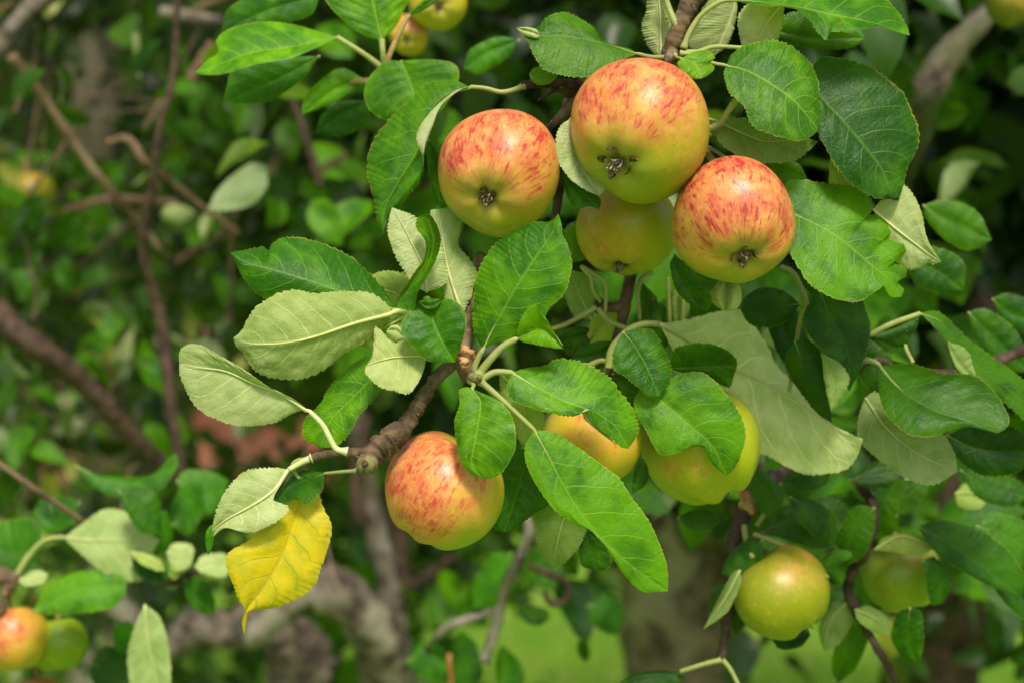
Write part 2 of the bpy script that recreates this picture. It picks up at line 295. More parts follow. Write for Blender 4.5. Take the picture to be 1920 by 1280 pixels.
# ------------------------------------------------------------------ leaf builder
NLEAF = [0]
def parse(s): return [tuple(float(q) for q in p.split(',')) for p in s.split()]
def leaf(parent, side, Mp, Lp, Rp, zb=0., zt=0., zl=0., zr=0., zm=0., Lm=None, Rm=None, cup=0.15, tint=(1, 1, 1), spot=.2, pet=None, petz=None,
         pr=4.2, res=1., teeth=30, tamp=4.0, label=None, mat=None, rib=True, name='leaf', petmat=None, wave=.16):
    NLEAF[0] += 1; sd = NLEAF[0]; rs = np.random.RandomState(sd)
    nu = int(150 * res) + 1; nh = max(4, int(13 * res))
    M = spline(parse(Mp), nu); u = np.linspace(0, 1, nu)
    def edge(s):
        e = parse(s); return spline([tuple(M[0])] + e + [tuple(M[-1])], nu)
    L, R = edge(Lp), edge(Rp)
    mz = zb + (zt - zb) * u + zm * np.sin(np.pi * u)
    prof = np.sin(np.pi * np.clip(u, 0, 1)) ** .7
    def z3(C, z): return np.concatenate([C, z[:, None]], 1)
    M3 = z3(M, mz); fk = 1.9 if res == 1. else 1.2; L3 = z3(L, mz + zl * fk * prof); R3 = z3(R, mz + zr * fk * prof)
    # serrate
    for E, sg in ((L3, 1), (R3, 2)):
        d = E[:, :2] - M; ln = np.linalg.norm(d, axis=1)[:, None] + 1e-6; d = d / ln
        ph = u * teeth * (1 + .0 * sg) + .45 * np.interp(u, np.linspace(0, 1, teeth), rs.randn(teeth)) + rs.rand()
        f = ph % 1.; saw = np.where(f < .78, f / .78, (1 - f) / .22); amp = tamp * (.7 + .6 * np.interp(u, np.linspace(0, 1, 9), rs.rand(9)))
        amp = amp * np.clip(np.minimum(u, 1 - u) * 14, 0, 1) * np.clip(ln[:, 0] / 25, 0, 1)
        E[:, :2] += d * ((saw - .5) * amp + 1.6 * wob(u, sd * 7 + sg, (3, 6, 11)) * np.clip(np.minimum(u, 1 - u) * 8, 0, 1))[:, None]
        E[:, 2] += wave * wob(u, sd * 5 + sg, (2, 3.7, 7)) * prof * 1.6
    def midc(E, s, z):
        if s is None:
            C = (M3 + E) / 2; C[:, 2] += cup * prof * 1.0; return C
        m = spline(parse(s), nu); return z3(m, (mz + E[:, 2]) / 2 + (z if z else 0))
    LM, RM = midc(L3, Lm, cup + .5), midc(R3, Rm, cup + .5)
    k = np.linspace(0, 1, nh + 1); k = 1 - (1 - k) ** 1.25; k[-2] = .965
    def q(E, C, t):
        t = t[None, :, None]; return M3[:, None] * (1 - t) * (1 - 2 * t) + C[:, None] * 4 * t * (1 - t) + E[:, None] * t * (2 * t - 1)
    G = np.concatenate([q(L3, LM, k[1:])[:, ::-1], M3[:, None], q(R3, RM, k[1:])], 1)
    ss = np.r_[-k[1:][::-1], 0, k[1:]]
    V = atn(G); nv = len(ss)
    # relief between the side veins
    Nn = np.cross(np.gradient(V, axis=0), np.gradient(V, axis=1)); Nn /= np.linalg.norm(Nn, axis=2)[..., None] + 1e-12
    area2 = 0.5 * np.sum(L[:-1, 0] * L[1:, 1] - L[1:, 0] * L[:-1, 1])
    # orientation: which winding shows the camera the upper face
    facing = np.mean(np.sum(Nn * (np.array([0, 0, CAMZ]) - V), axis=2))
    top_toward = (side == 't')
    sgn = 1. if (facing > 0) == top_toward else -1.
    U, SS = np.meshgrid(u, ss, indexing='ij')
    wv = U - .2 * np.abs(SS) ** 1.35 + .035 * np.sign(SS)
    rel = (np.abs(np.sin(np.pi * (wv * 7.2))) ** .8 - .6) * np.clip(np.abs(SS) * 3, 0, 1) * np.clip((1 - np.abs(SS)) * 4, .15, 1)
    mg = -np.exp(-(SS / .06) ** 2) * 1.0
    wl_ = np.linalg.norm(L3[:, :2] - R3[:, :2], axis=1)[:, None] / 120
    rough_ = wob(U * 1.0 + SS * .31, sd + 900, (2, 5, 9)) * .9 + wob(SS * .9 - U * .6, sd + 901, (2, 4, 8)) * .9
    amp = .00034 * np.clip(wl_, .1, 1.2) * np.clip(np.minimum(U, 1 - U) * 10, 0, 1)
    V = V + Nn * sgn * ((rel * 1.25 + mg * .8) * amp + rough_ * amp * (2.3 if side == 'u' else 1.5))[..., None]
    # metric uv (cm)
    lu = np.linalg.norm(np.diff(V[:, nh], axis=0), axis=1).sum() * 100
    lw = np.linalg.norm(np.diff(V, axis=1), axis=2); cw = np.cumsum(np.concatenate([np.zeros((nu, 1)), lw], 1), 1); cw = (cw - cw[:, nh:nh + 1]) * 100
    uv = np.stack([U, SS * .5 + .5], -1); um = np.stack([U * lu + sd * 3.7, cw + sd * 1.3], -1)
    F = grid_faces(nu, nv)
    # grid_faces winding normal = cross(du, dv) ; keep if sgn>0
    if sgn < 0: F = F[:, ::-1]
    org = V[0, nh].copy()
    me = mesh(name, V - org, F, mat or M_LEAF, {'UVMap': uv, 'metric': um})
    pl = parent.location
    o = obj(name, me, parent, Vector(org) - pl); o.color = (*tint, spot)
    if label: o['label'] = label
    # stalk and midrib: one tapering tube, standing out on the lower face
    rp = []; rr = []
    if pet:
        pp = parse(pet); pts = pp + [tuple(M[0])]
        pz0 = petz if petz is not None else zb - .5
        C = spline(pts, 28)[:-1]; zz = np.linspace(pz0, zb, 28)[:-1]
        rp.append(atn(np.concatenate([C, zz[:, None]], 1))); rr.append(np.linspace(pr * 1.15, pr * .85, 27) * K)
        rr[0][:3] *= [1.5, 1.35, 1.15]
    if rib:
        idx = np.arange(0, nu - 4, 4); c = V[idx, nh] - Nn[idx, nh] * sgn * (pr * .5 * K)
        rp.append(c); rr.append(np.linspace(pr * .66, .4, len(idx)) * K)
    if rp:
        P = np.vstack(rp) ; Rr = np.concatenate(rr)
        st = obj('leaf_stalk', tube_mesh('leaf_stalk', P - org, Rr, petmat or M_PET, 8), o)
        kk = (1.9, 1.75, 2.9) if side == 'u' else (1., 1., 1.)
        st.color = tuple(k_ * min(1, .35 + .65 * c_) for k_, c_ in zip(kk, tint)) + (1,)
    return o
def twig(parent, name, pts, r, mat, rough=.12, sides=14, n=None, label=None):
    """pts px,py,zcm ; r list of radii in px at the points"""
    p = parse(pts); a = np.array(p); n = n or max(12, len(p) * 12)
    if len(r) != len(p): r = np.interp(np.linspace(0, 1, len(p)), np.linspace(0, 1, len(r)), r)
    C = spline(a, n); s = np.r_[0, np.cumsum(np.linalg.norm(np.diff(a[:, :2], axis=0), axis=1))]; s /= s[-1]
    R = np.interp(np.linspace(0, 1, n), s, r) * K * (1 - C[:, 2] * .01)
    W = atn(C); org = W[0].copy()
    me = tube_mesh(name, W - org, R, mat, sides, rough, seed=NLEAF[0] + int(a[0, 0]))
    o = obj(name, me, parent, Vector(org) - (parent.location if parent else Vector()))
    o.color = (1, 1, 1, 1)
    if label: o['label'] = label
    return o
# ------------------------------------------------------------------ apple builder
def apple(px, py, zcm, wpx, hpx, axis, label, blush=(.0, .6, .8), amount=.9, red=.9, seed=0, lobes=.030, stem=None, base=(.36, .39, .018), ochre=(.62, .40, .03), sep=1.0, streak=1., sepdir=None):
    d = 1 - zcm * .01; c = at(px, py, d); rx = wpx * .5 * K * d; ry = hpx * .5 * K * d; R = (rx + ry) / 2
    root = empty('apple', c, label, 'apple', 'apples on the tree')
    ax = camdir(*axis)                        # towards the eye of the apple
    rot = (-ax).to_track_quat('Z', 'Y')       # local +Z = stalk end
    nu, nv = 90, 128; phi = np.linspace(0.0, np.pi, nu)[:, None]; th = (np.arange(nv) / nv * 2 * np.pi)[None]
    rs = np.random.RandomState(seed + 50)
    r = 1 + .035 * np.sin(phi) ** 2 * np.sin(2 * th + rs.rand() * 6) * .9 + .024 * np.sin(3 * th + rs.rand() * 6) * np.sin(phi)
    r = r * (1 + lobes * np.cos(5 * th + rs.rand() * 6) * (phi / np.pi) ** 3 * np.sin(phi) ** .5 * 2)
    e = np.pi - phi
    r = r * (1 - .42 * np.exp(-(phi / .36) ** 2)) * (1 - .20 * np.exp(-(e / .26) ** 2) + .012 * np.exp(-((e - .55) / .2) ** 2))
    r = r * (1 + .045 * np.cos(phi))           # broader shoulders
    X = r * np.sin(phi) * np.cos(th); Y = r * np.sin(phi) * np.sin(th); Z = r * np.cos(phi) * .955
    V = np.stack([X, Y, Z], -1)
    # fit the silhouette to width and height
    m = np.array(rot.to_matrix()); Wv = V @ m.T; sx = np.abs(Wv @ np.array(CR)).max(); sy = np.abs(Wv @ np.array(CU)).max()
    V = V * R / ((sx + sy) / 2)
    iv = rot.inverted() @ camdir(*blush)
    mat = apple_material('apple skin', iv, amount, red, base, ochre, seed * 3.17, streak)
    obj('skin', mesh('skin', V, grid_faces(nu, nv, True), mat), root, (0, 0, 0), rot)
    # eye: five dried sepals, a collar and a tuft
    zb = V[-1, 0, 2]; q = R * .17 * sep; VV = []; FF = []; nbase = 0
    for k in range(5):
        a = k * 2 * np.pi / 5 + rs.uniform(-.35, .35); ln = q * rs.uniform(1.1, 2.0); wd = q * rs.uniform(.35, .55); lean = rs.uniform(.1, .9); cu = rs.uniform(-.8, .9)
        n = 7
        for i in range(n):
            t_ = i / (n - 1); rad = q * .55 + ln * (t_ * math.sin(lean + cu * t_)) * .8; zz = zb - ln * t_ * math.cos(lean + cu * t_ * .8) * .75 + R * .01
            wdt = wd * (1 - t_) ** .7 * (1 + .3 * rs.randn() * (0 < i < n - 1)) + q * .02
            cx, cy = math.cos(a + .35 * t_ * cu), math.sin(a + .35 * t_ * cu)
            for s3, dz in ((-1, 0), (0, q * .12), (1, 0)): VV.append((cx * rad - cy * wdt * s3, cy * rad + cx * wdt * s3, zz + dz))
            for s3, dz in ((-1, q * .12), (0, q * .24), (1, q * .12)): VV.append((cx * rad - cy * wdt * s3 * .8, cy * rad + cx * wdt * s3 * .8, zz + dz))
        for i in range(n - 1):
            b = nbase + i * 6
            for a1, b1 in ((0, 1), (1, 2), (2, 5), (5, 4), (4, 3), (3, 0)): FF.append((b + a1, b + b1, b + 6 + b1, b + 6 + a1))
        nbase += n * 6
    obj('calyx', mesh('calyx', VV, FF, M_CALYX, smooth=False), root, (0, 0, 0), rot)
    VV = []; FF = []; nb = 0
    for k in range(12):
        a = rs.rand() * 6.28; r0 = q * .45 * rs.rand(); tip = Vector((math.cos(a) * q * .7 * rs.rand(), math.sin(a) * q * .7 * rs.rand(), zb - q * rs.uniform(.5, 1.2)))
        b0 = Vector((math.cos(a) * r0, math.sin(a) * r0, zb + q * .2)); w0 = q * .07
        for i in range(4):
            p = b0.lerp(tip, i / 3) + Vector((rs.randn(), rs.randn(), 0)) * q * .06
            for j in range(4): VV.append((p.x + w0 * math.cos(j * 1.57), p.y + w0 * math.sin(j * 1.57), p.z))
        for i in range(3):
            for j in range(4): FF.append((nb + i * 4 + j, nb + i * 4 + (j + 1) % 4, nb + i * 4 + 4 + (j + 1) % 4, nb + i * 4 + 4 + j))
        nb += 16
    obj('calyx_tuft', mesh('calyx_tuft', VV, FF, M_TUFT), root, (0, 0, 0), rot)
    # stalk
    z0 = V[0, 0, 2]; base_ = c + rot @ Vector((0, 0, z0))
    if stem: end = atz(*stem)
    else: end = base_ + (-ax) * .02 + Vector((0, 0, .008))
    mid_ = base_ + (-ax) * ((end - base_).length * .45)
    C = spline([tuple(base_ - c), tuple(mid_ - c), tuple(end - c)], 16)
    s = obj('apple_stalk', tube_mesh('apple_stalk', C, np.linspace(.0016, .0021, 16), M_RED, 8, .05, seed), root); s.color = (1, 1, 1, 1)
    return root
# ================================================================== THE SETTING
def ground_mat(name, a, b, c, sc=1.):
    t = NT(name); g = t.n('ShaderNodeTexCoord').outputs['Object']
    k = t.mix(t.ramp(t.noise(g, .9 * sc, 5, .6), .35, .65), a, b); k = t.mix(t.ramp(t.noise(g, 7 * sc, 4, .7), .5, .72), k, c)
    return t.out(t.pbsdf(k, .9, t.bump(t.noise(g, 40, 4), .6, .02), .2))
M_GROUND = ground_mat('lawn ground', (.10, .25, .012), (.22, .40, .03), (.36, .40, .10))
M_SOIL = ground_mat('red soil', (.13, .045, .03), (.30, .105, .065), (.08, .11, .025), 5)
M_HILL = ground_mat('wooded slope', (.010, .026, .008), (.022, .05, .014), (.04, .07, .02), .6)
def sheet(name, x0, x1, y0, y1, nx, ny, zf, mat):
    X, Y = np.meshgrid(np.linspace(x0, x1, nx), np.linspace(y0, y1, ny), indexing='ij'); Z = zf(X, Y)
    return obj(name, mesh(name, np.stack([X, Y, Z], -1), grid_faces(nx, ny), mat))
gnd = sheet('ground', -60, 60, -12, 90, 90, 90, lambda X, Y: .03 * np.sin(X * 1.3) * np.cos(Y * .9) * (Y > 3) + 0 * X, M_GROUND); tag(gnd, 'mown green lawn below the apple trees', kind='structure')
hill = sheet('hill', -70, 70, 19, 88, 70, 40, lambda X, Y: -0.5 + 16 * (1 - np.exp(-((Y - 19) / 16.) ** 1.2)) + .8 * np.sin(X * .4) * np.clip((Y - 19) / 6, 0, 1), M_HILL); tag(hill, 'dark wooded slope behind the orchard', kind='structure')
soil = sheet('soil_bank', -3.9, -0.6, 8.2, 11.5, 50, 40, lambda X, Y: .004 + .33 * np.exp(-((X + 1.95) / .95) ** 2 - ((Y - 9.9) / .8) ** 2) + .03 * np.sin(X * 9) * np.sin(Y * 7) * np.exp(-((X + 2.05) / .9) ** 2 - ((Y - 9.9) / .9) ** 2), M_SOIL)
tag(soil, 'bare red soil bank seen between the leaves', kind='structure')
# grass blades
def grass():
    n = 42000; x = nr.uniform(-4.5, 4.5, n); y = 4.2 + 10 * nr.rand(n) ** 1.3; h = nr.uniform(.03, .08, n); a = nr.uniform(0, 6.28, n); wd = .0035
    b = np.stack([x, y, 0 * x], -1); dx = np.stack([np.cos(a), np.sin(a), 0 * a], -1) * wd
    tip = b + np.stack([nr.randn(n) * .02, nr.randn(n) * .02, h], -1)
    V = np.stack([b - dx, b + dx, tip], 1).reshape(-1, 3); F = np.arange(n * 3).reshape(-1, 3)
    t = NT('grass blades'); g = t.n('ShaderNodeNewGeometry').outputs['Random Per Island']
    c = t.mix(g, (.12, .28, .02), (.28, .44, .05))
    p = t.pbsdf(c, .6, None, .3); tr = t.n('ShaderNodeBsdfTranslucent'); t.put(tr.inputs[0], (.25, .4, .05, 1)); m = t.out(t.mshader(.35, p, tr.outputs[0]))
    o = obj('grass', mesh('grass', V, F, m, smooth=False)); tag(o, 'short sunlit lawn grass under the trees', 'grass', kind='stuff')
grass()
# ---------------- foliage masses made of single leaves
def foliage_material(name, dark, light, under=(.07, .14, .025), yellow=.06):
    t = NT(name); geo = t.n('ShaderNodeNewGeometry'); r = geo.outputs['Random Per Island']; oi = t.n('ShaderNodeObjectInfo')
    g = t.n('ShaderNodeTexCoord').outputs['Object']
    r1 = t.math('FRACT', t.math('MULTIPLY', r, 7.13)); r2 = t.math('FRACT', t.math('MULTIPLY', r, 31.7))
    c = t.mix(t.math('POWER', r1, 2.2), dark, light); c = t.mix(t.ramp(r2, 1 - yellow, 1 - yellow + .01), c, (.32, .33, .035))
    c = t.mix(geo.outputs['Backfacing'], c, under)
    p = t.pbsdf(c, t.ramp(geo.outputs['Backfacing'], 0, 1, .42, .8, False), None, .5)
    tr = t.n('ShaderNodeBsdfTranslucent'); t.put(tr.inputs[0], t.mix(r1, (.10, .24, .008), (.30, .46, .015)))
    return t.out(t.mshader(.3, p, tr.outputs[0]))
M_F1 = foliage_material('orchard foliage', (.003, .017, .001), (.058, .15, .004), yellow=.025)
M_F2 = foliage_material('hedge foliage', (.003, .014, .001), (.088, .175, .006), yellow=.07)
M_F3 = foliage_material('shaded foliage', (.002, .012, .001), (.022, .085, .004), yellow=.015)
def leaf_template(n=7, seed=0):
    """Small folded, curled leaf of unit length along +Y, +Z up."""
    rs = np.random.RandomState(seed); u = np.linspace(0, 1, n); wd = .29 * np.sin(np.pi * u ** .8) ** .75 + .004
    fold = rs.uniform(.1, .5); curl = rs.uniform(.1, .9); V = []; UV = []
    for i in range(n):
        for s in (-1, -.5, 0, .5, 1):
            V.append((wd[i] * s, u[i], abs(s) * wd[i] * fold * 1.0 - curl * u[i] ** 2 * .5 + .03 * math.sin(9 * u[i] + s * 2 + seed)))
            UV.append((u[i], .5 + .5 * s))
    return np.array(V), grid_faces(n, 5)[:, ::-1], np.array(UV)
TPL = [leaf_template(7, k) for k in range(7)]
def frames(n, rs, up=.55, toward=.55, spread=.55):
    """random leaf frames: upper faces mostly to the light and outwards, tips hanging"""
    N = rs.randn(n, 3) * spread + np.array([0, -toward, up]); N /= np.linalg.norm(N, axis=1)[:, None]
    Y = rs.randn(n, 3) * .8 + np.array([0, -.1, -.75]); Y -= N * np.sum(Y * N, 1)[:, None]; Y /= np.linalg.norm(Y, axis=1)[:, None]
    X = np.cross(Y, N); return X, Y, N
def clumps(n, box, rs, per=26, size=.13):
    x0, x1, y0, y1, d0, d1 = box; k = max(1, n // per)
    cx, cy, d = rs.uniform(x0, x1, k), rs.uniform(y0, y1, k), rs.uniform(d0, d1, k)
    i = rs.randint(0, k, n)
    C = np.stack([(cx - 960) * K * d, (640 - cy) * K * d, d], -1)[i] @ MR + np.array([0, 0, CAMZ])
    return C + rs.randn(n, 3) * size * np.array([1, 1, .8])
def foliage_mesh(name, C, fr, size, mat):
    VV = []; FF = []; UV = []; b = 0; X, Y, N = fr; n = len(C); g = np.arange(n) % len(TPL)
    for k, (tv, tf, tu) in enumerate(TPL):
        s = g == k
        if not s.any(): continue
        v = C[s][:, None] + size[s][:, None, None] * (tv[None, :, :1] * X[s][:, None] + tv[None, :, 1:2] * Y[s][:, None] + tv[None, :, 2:] * N[s][:, None])
        m = s.sum(); VV.append(v.reshape(-1, 3)); FF.append((tf[None] + (np.arange(m) * len(tv))[:, None, None] + b).reshape(-1, 4)); b += m * len(tv)
        UV.append(np.tile(tu, (m, 1)))
    u = np.vstack(UV)
    return mesh(name, np.vstack(VV), np.vstack(FF), mat, {'UVMap': u})
def keep_open(C, windows, leak=.05):
    """drop leaves that would fill the places where the lawn or a trunk is seen"""
    r = C - np.array([0, 0, CAMZ]); q = r @ MR.T; px = q[:, 0] / (q[:, 2] * K) + 960; py = 640 - q[:, 1] / (q[:, 2] * K)
    ok = np.ones(len(C), bool)
    for x0, x1, y0, y1 in windows: ok &= ~((px > x0) & (px < x1) & (py > y0) & (py < y1) & (q[:, 2] > 0))
    ok |= np.random.RandomState(len(C)).rand(len(C)) < leak
    return ok & (C[:, 2] > .05)
def M_small(dark, light):
    return foliage_material('leaf surface', dark, light)
SINGLE = [mesh('background_leaf', TPL[k][0], TPL[k][1], M_LEAF, {'UVMap': TPL[k][2], 'metric': TPL[k][2] * 6}) for k in range(7)]
def single_leaves(parent, C, fr, size, rs, dark, light, under_share=.02):
    X, Y, N = fr
    for i in range(len(C)):
        o = bpy.data.objects.new('leaf', SINGLE[i % 7]); COL.objects.link(o); o.parent = parent
        n_ = N[i]; x_ = X[i]
        if rs.rand() < under_share: n_ = -n_; x_ = -x_
        m = Matrix((( *(x_ * size[i]),), ( *(Y[i] * size[i]),), ( *(n_ * size[i]),))).transposed().to_4x4(); m.translation = Vector(C[i]) - parent.location
        o.matrix_local = m; t = rs.rand(); o.color = (dark[0] + (light[0] - dark[0]) * t, dark[1] + (light[1] - dark[1]) * t, dark[2] + (light[2] - dark[2]) * t, .1)
OPEN = [(870, 1180, 1120, 1300), (1370, 1670, 1130, 1300), (1730, 1960, 1150, 1300)]
TRW = OPEN + [(1150, 1420, 930, 1300)]
SOILW = [(330, 600, 700, 880)]; TRW += [(370, 590, 740, 865)]
def tree(label, trunk_pts, radii, boxes, mat, group='apple trees behind', singles=200, sg_box=None, tint=((.5, .6, .5), (1.2, 1.2, .8)), limbs=(), leafsize=.06, seed=0, windows=OPEN, tmat=None, up=.55):
    rs = np.random.RandomState(seed)
    T = np.array([at(*p) for p in trunk_pts]); foot = Vector(T[0]); foot.z = 0.0
    T[0] = foot - Vector((0, 0, .05))
    root = empty('apple_tree', foot, label, 'tree', group)
    n = 60; C = spline(T, n); C += np.stack([wob(np.linspace(0, 1, n), seed + 3), wob(np.linspace(0, 1, n), seed + 4), 0 * np.linspace(0, 1, n)], -1) * radii[0] * .35
    obj('trunk', tube_mesh('trunk', C - np.array(foot), np.interp(np.linspace(0, 1, n), np.linspace(0, 1, len(radii)), radii), tmat or M_TRUNK, 22, .09, seed), root)
    for k, (lp, lr, lm) in enumerate(limbs):
        P = np.array([at(*p) for p in lp]); q = max(20, len(P) * 9); c = spline(P, q); c += np.stack([wob(np.linspace(0, 1, q), seed + 30 + k), wob(np.linspace(0, 1, q), seed + 40 + k), wob(np.linspace(0, 1, q), seed + 50 + k)], -1) * lr[0] * .25
        o = obj('limb', tube_mesh('limb', c - c[0], np.interp(np.linspace(0, 1, q), np.linspace(0, 1, len(lr)), lr), lm, 14, .12, seed + k), root, Vector(c[0]) - foot)
    if boxes:
        Cs = []
        for bx, cnt, per, sz in boxes: Cs.append(clumps(cnt, bx, rs, per, sz))
        Cc = np.vstack(Cs); Cc = Cc[keep_open(Cc, windows)]; fr = frames(len(Cc), rs, up)
        s = rs.uniform(.7, 1.3, len(Cc)) * leafsize
        o = obj('foliage', foliage_mesh('foliage', Cc - np.array(foot), fr, s, mat), root); tag(o, kind='stuff')
    if sg_box:
        Cs = np.vstack([clumps(max(1, singles // len(sg_box)), b, rs, 5, .07) for b in sg_box]); Cs = Cs[keep_open(Cs, windows, 0.)]
        single_leaves(root, Cs, frames(len(Cs), rs, up), rs.uniform(.8, 1.3, len(Cs)) * leafsize, rs, *tint)
    return root
def tangle(root, box, n, seed, rad=(.0012, .004), ln=(.08, .28), mat=None):
    rs = np.random.RandomState(seed); VV = []; FF = []; b = 0; pl = np.array(root.location)
    for k in range(n):
        px, py, d = rs.uniform(box[0], box[1]), rs.uniform(box[2], box[3]), rs.uniform(box[4], box[5]); p = np.array(at(px, py, d)) - pl
        dr = rs.randn(3) * np.array([1, .6, 1]); dr /= np.linalg.norm(dr); L_ = rs.uniform(*ln); r0 = rs.uniform(*rad); m = 7
        P = [p]
        for i in range(m - 1): dr = dr + rs.randn(3) * .22; dr /= np.linalg.norm(dr); P.append(P[-1] + dr * L_ / m)
        P = np.array(P); T = np.gradient(P, axis=0); a = np.cross(T, [.3, .2, 1.]); a /= np.linalg.norm(a, axis=1)[:, None]; c = np.cross(T, a); c /= np.linalg.norm(c, axis=1)[:, None]
        r = np.linspace(r0, r0 * .45, m)[:, None]
        VV.append(np.stack([P + a * r, P + c * r, P - a * r, P - c * r], 1).reshape(-1, 3)); FF.append(grid_faces(m, 4, True) + b); b += m * 4
    o = obj('twigs', mesh('twigs', np.vstack(VV), np.vstack(FF), mat or M_STICK), root); tag(o, kind='stuff')
# far hedge and wood that close the view
def mass(name, label, cat, boxes, mat, size, seed, windows=OPEN, up=.55):
    rs = np.random.RandomState(seed); Cc = np.vstack([clumps(c, b, rs, p, s) for b, c, p, s in boxes]); Cc = Cc[keep_open(Cc, windows)]
    o = obj(name, foliage_mesh(name, Cc, frames(len(Cc), rs, up), rs.uniform(.6, 1.4, len(Cc)) * size, mat)); tag(o, label, cat, kind='stuff')
mass('hedge', 'thick blurred hedge closing off the lawn', 'hedge', [((-500, 2500, 150, 800, 9, 12), 15000, 50, .35), ((-500, 2500, -350, 400, 9, 12), 9000, 50, .35)], M_F2, .13, 5, windows=OPEN + [(350, 600, 735, 875)])
mass('treeline', 'dark trees rising beyond the hedge', 'trees', [((-900, 2900, -900, 600, 14, 17), 12000, 60, .6)], M_F3, .3, 6)
OVER = ((-1400, 3300, -2200, -160, 1.6, 4.6), 7000, 40, .2)
# tree on the left: pale trunk, bare twigs, dense green leaves
t_left = tree('apple tree with a pale grey trunk and bare twigs, standing farthest left', [(215, 1500, 3.6), (215, 900, 3.6), (205, 600, 3.6), (190, 300, 3.6), (182, 60, 3.6), (150, -500, 3.5)], [.105, .09, .07, .06, .055, .03],
     [((-250, 640, -250, 900, 2.6, 4.6), 7500, 20, .14), ((-250, 700, -1200, -150, 2.2, 3.4), 1800, 40, .2), ((-200, 900, 820, 1160, 3.6, 6.5), 900, 24, .14), ((-2600, 300, -4500, -1400, 1.3, 2.6), 2200, 30, .12)], M_F2, singles=300,  # last box: leaves above the view, added to shade the upper left background
     sg_box=[(-60, 420, 0, 560, 1.9, 2.9), (300, 720, 60, 560, 2.0, 3.0), (-60, 330, 520, 940, 1.9, 2.9)], leafsize=.046, seed=21, tint=((.25, .33, .4), (1.1, 1.05, 1.0)), windows=OPEN + [(355, 595, 735, 865), (135, 245, 30, 290), (180, 270, 690, 890)],
     limbs=[([(20, 105, 1.75), (75, 175, 1.78), (150, 285, 1.82), (215, 365, 1.85), (300, 470, 1.9)], [.0055, .005, .005, .004], M_STICK),
            ([(335, -30, 1.7), (325, 140, 1.7), (300, 230, 1.7), (285, 350, 1.72), (268, 470, 1.75), (300, 590, 1.78), (320, 750, 1.78), (345, 935, 1.8)], [.003, .004, .0045, .0055, .006, .006], M_DTWIG),
            ([(-40, 560, 1.8), (60, 640, 1.8), (150, 715, 1.85), (250, 820, 1.9), (345, 905, 1.95)], [.014, .013, .011, .009], M_DTWIG),
            ([(-30, 110, 1.9), (10, 75, 1.9), (55, 20, 1.9), (120, -30, 1.9)], [.011, .01, .012], M_LIMB),
            ([(200, 268, 1.8), (240, 262, 1.8), (275, 310, 1.8), (330, 350, 1.85), (450, 440, 1.9)], [.004, .0045, .0035, .003], M_STICK),
            ([(305, 190, 1.9), (270, 240, 1.9)], [.005, .004], M_STICK), ([(330, 380, 2.1), (200, 375, 2.1), (120, 400, 2.1)], [.004, .006], M_STICK),
            ([(300, 20, 2.0), (415, 45, 2.0)], [.007, .008], M_LIMB), ([(355, 150, 1.9), (400, 80, 1.9)], [.006, .006], M_STICK),
            ([(540, 170, 1.9), (575, 260, 1.9), (600, 350, 1.9)], [.004, .005], M_DTWIG), ([(600, 320, 1.9), (650, 290, 1.9)], [.004, .003], M_STICK),
            ([(330, 490, 2.4), (440, 430, 2.4)], [.006, .004], M_STICK), ([(290, 640, 2.5), (470, 640, 2.5)], [.008, .006], M_LIMB)])
tangle(t_left, (-100, 700, -50, 900, 1.8, 3.4), 70, 9)
# tree whose mossy limb sweeps along the bottom
tree('apple tree with twin slim stems rising from a mossy bent limb', [(745, 1700, 2.25), (735, 1290, 2.25), (722, 1180, 2.25), (712, 1080, 2.25), (700, 960, 2.25), (690, 860, 2.25), (680, 740, 2.25)], [.05, .045, .03, .016, .015, .013, .009],
     [((560, 1500, 850, 1110, 2.6, 3.8), 260, 14, .07), ((250, 900, 880, 1270, 2.7, 4.0), 420, 16, .1), ((500, 1500, -100, 780, 2.4, 3.4), 3200, 26, .12), ((400, 1500, -1000, -150, 2.0, 3.3), 1700, 40, .2)], M_F1, singles=170,
     sg_box=[(620, 960, 40, 520, 1.7, 2.5), (560, 900, 900, 1240, 2.5, 3.0), (820, 1140, 1040, 1140, 1.8, 2.4)], seed=22, tint=((.3, .45, .5), (1.3, 1.2, 1.0)), tmat=M_LIMB, windows=TRW,
     limbs=[([(735, 1330, 2.2), (715, 1210, 2.15), (660, 1130, 2.1), (600, 1100, 2.1), (540, 1125, 2.1), (455, 1180, 2.1), (380, 1180, 2.1), (300, 1215, 2.1), (200, 1130, 2.1)], [.044, .030, .028, .026, .024, .022, .018, .012], M_LIMB),
            ([(600, 1290, 2.3), (560, 1240, 2.3), (520, 1170, 2.25)], [.05, .04, .022], M_LIMB),
            ([(740, 1180, 2.3), (752, 1080, 2.3), (745, 950, 2.3), (735, 850, 2.3)], [.013, .012, .01], M_DTWIG),
            ([(672, 980, 2.2), (668, 880, 2.2), (690, 780, 2.2)], [.009, .008, .006], M_DTWIG),
            ([(745, 1105, 2.3), (800, 1080, 2.3), (850, 1040, 2.3), (900, 1000, 2.3)], [.008, .007, .005], M_DTWIG)])
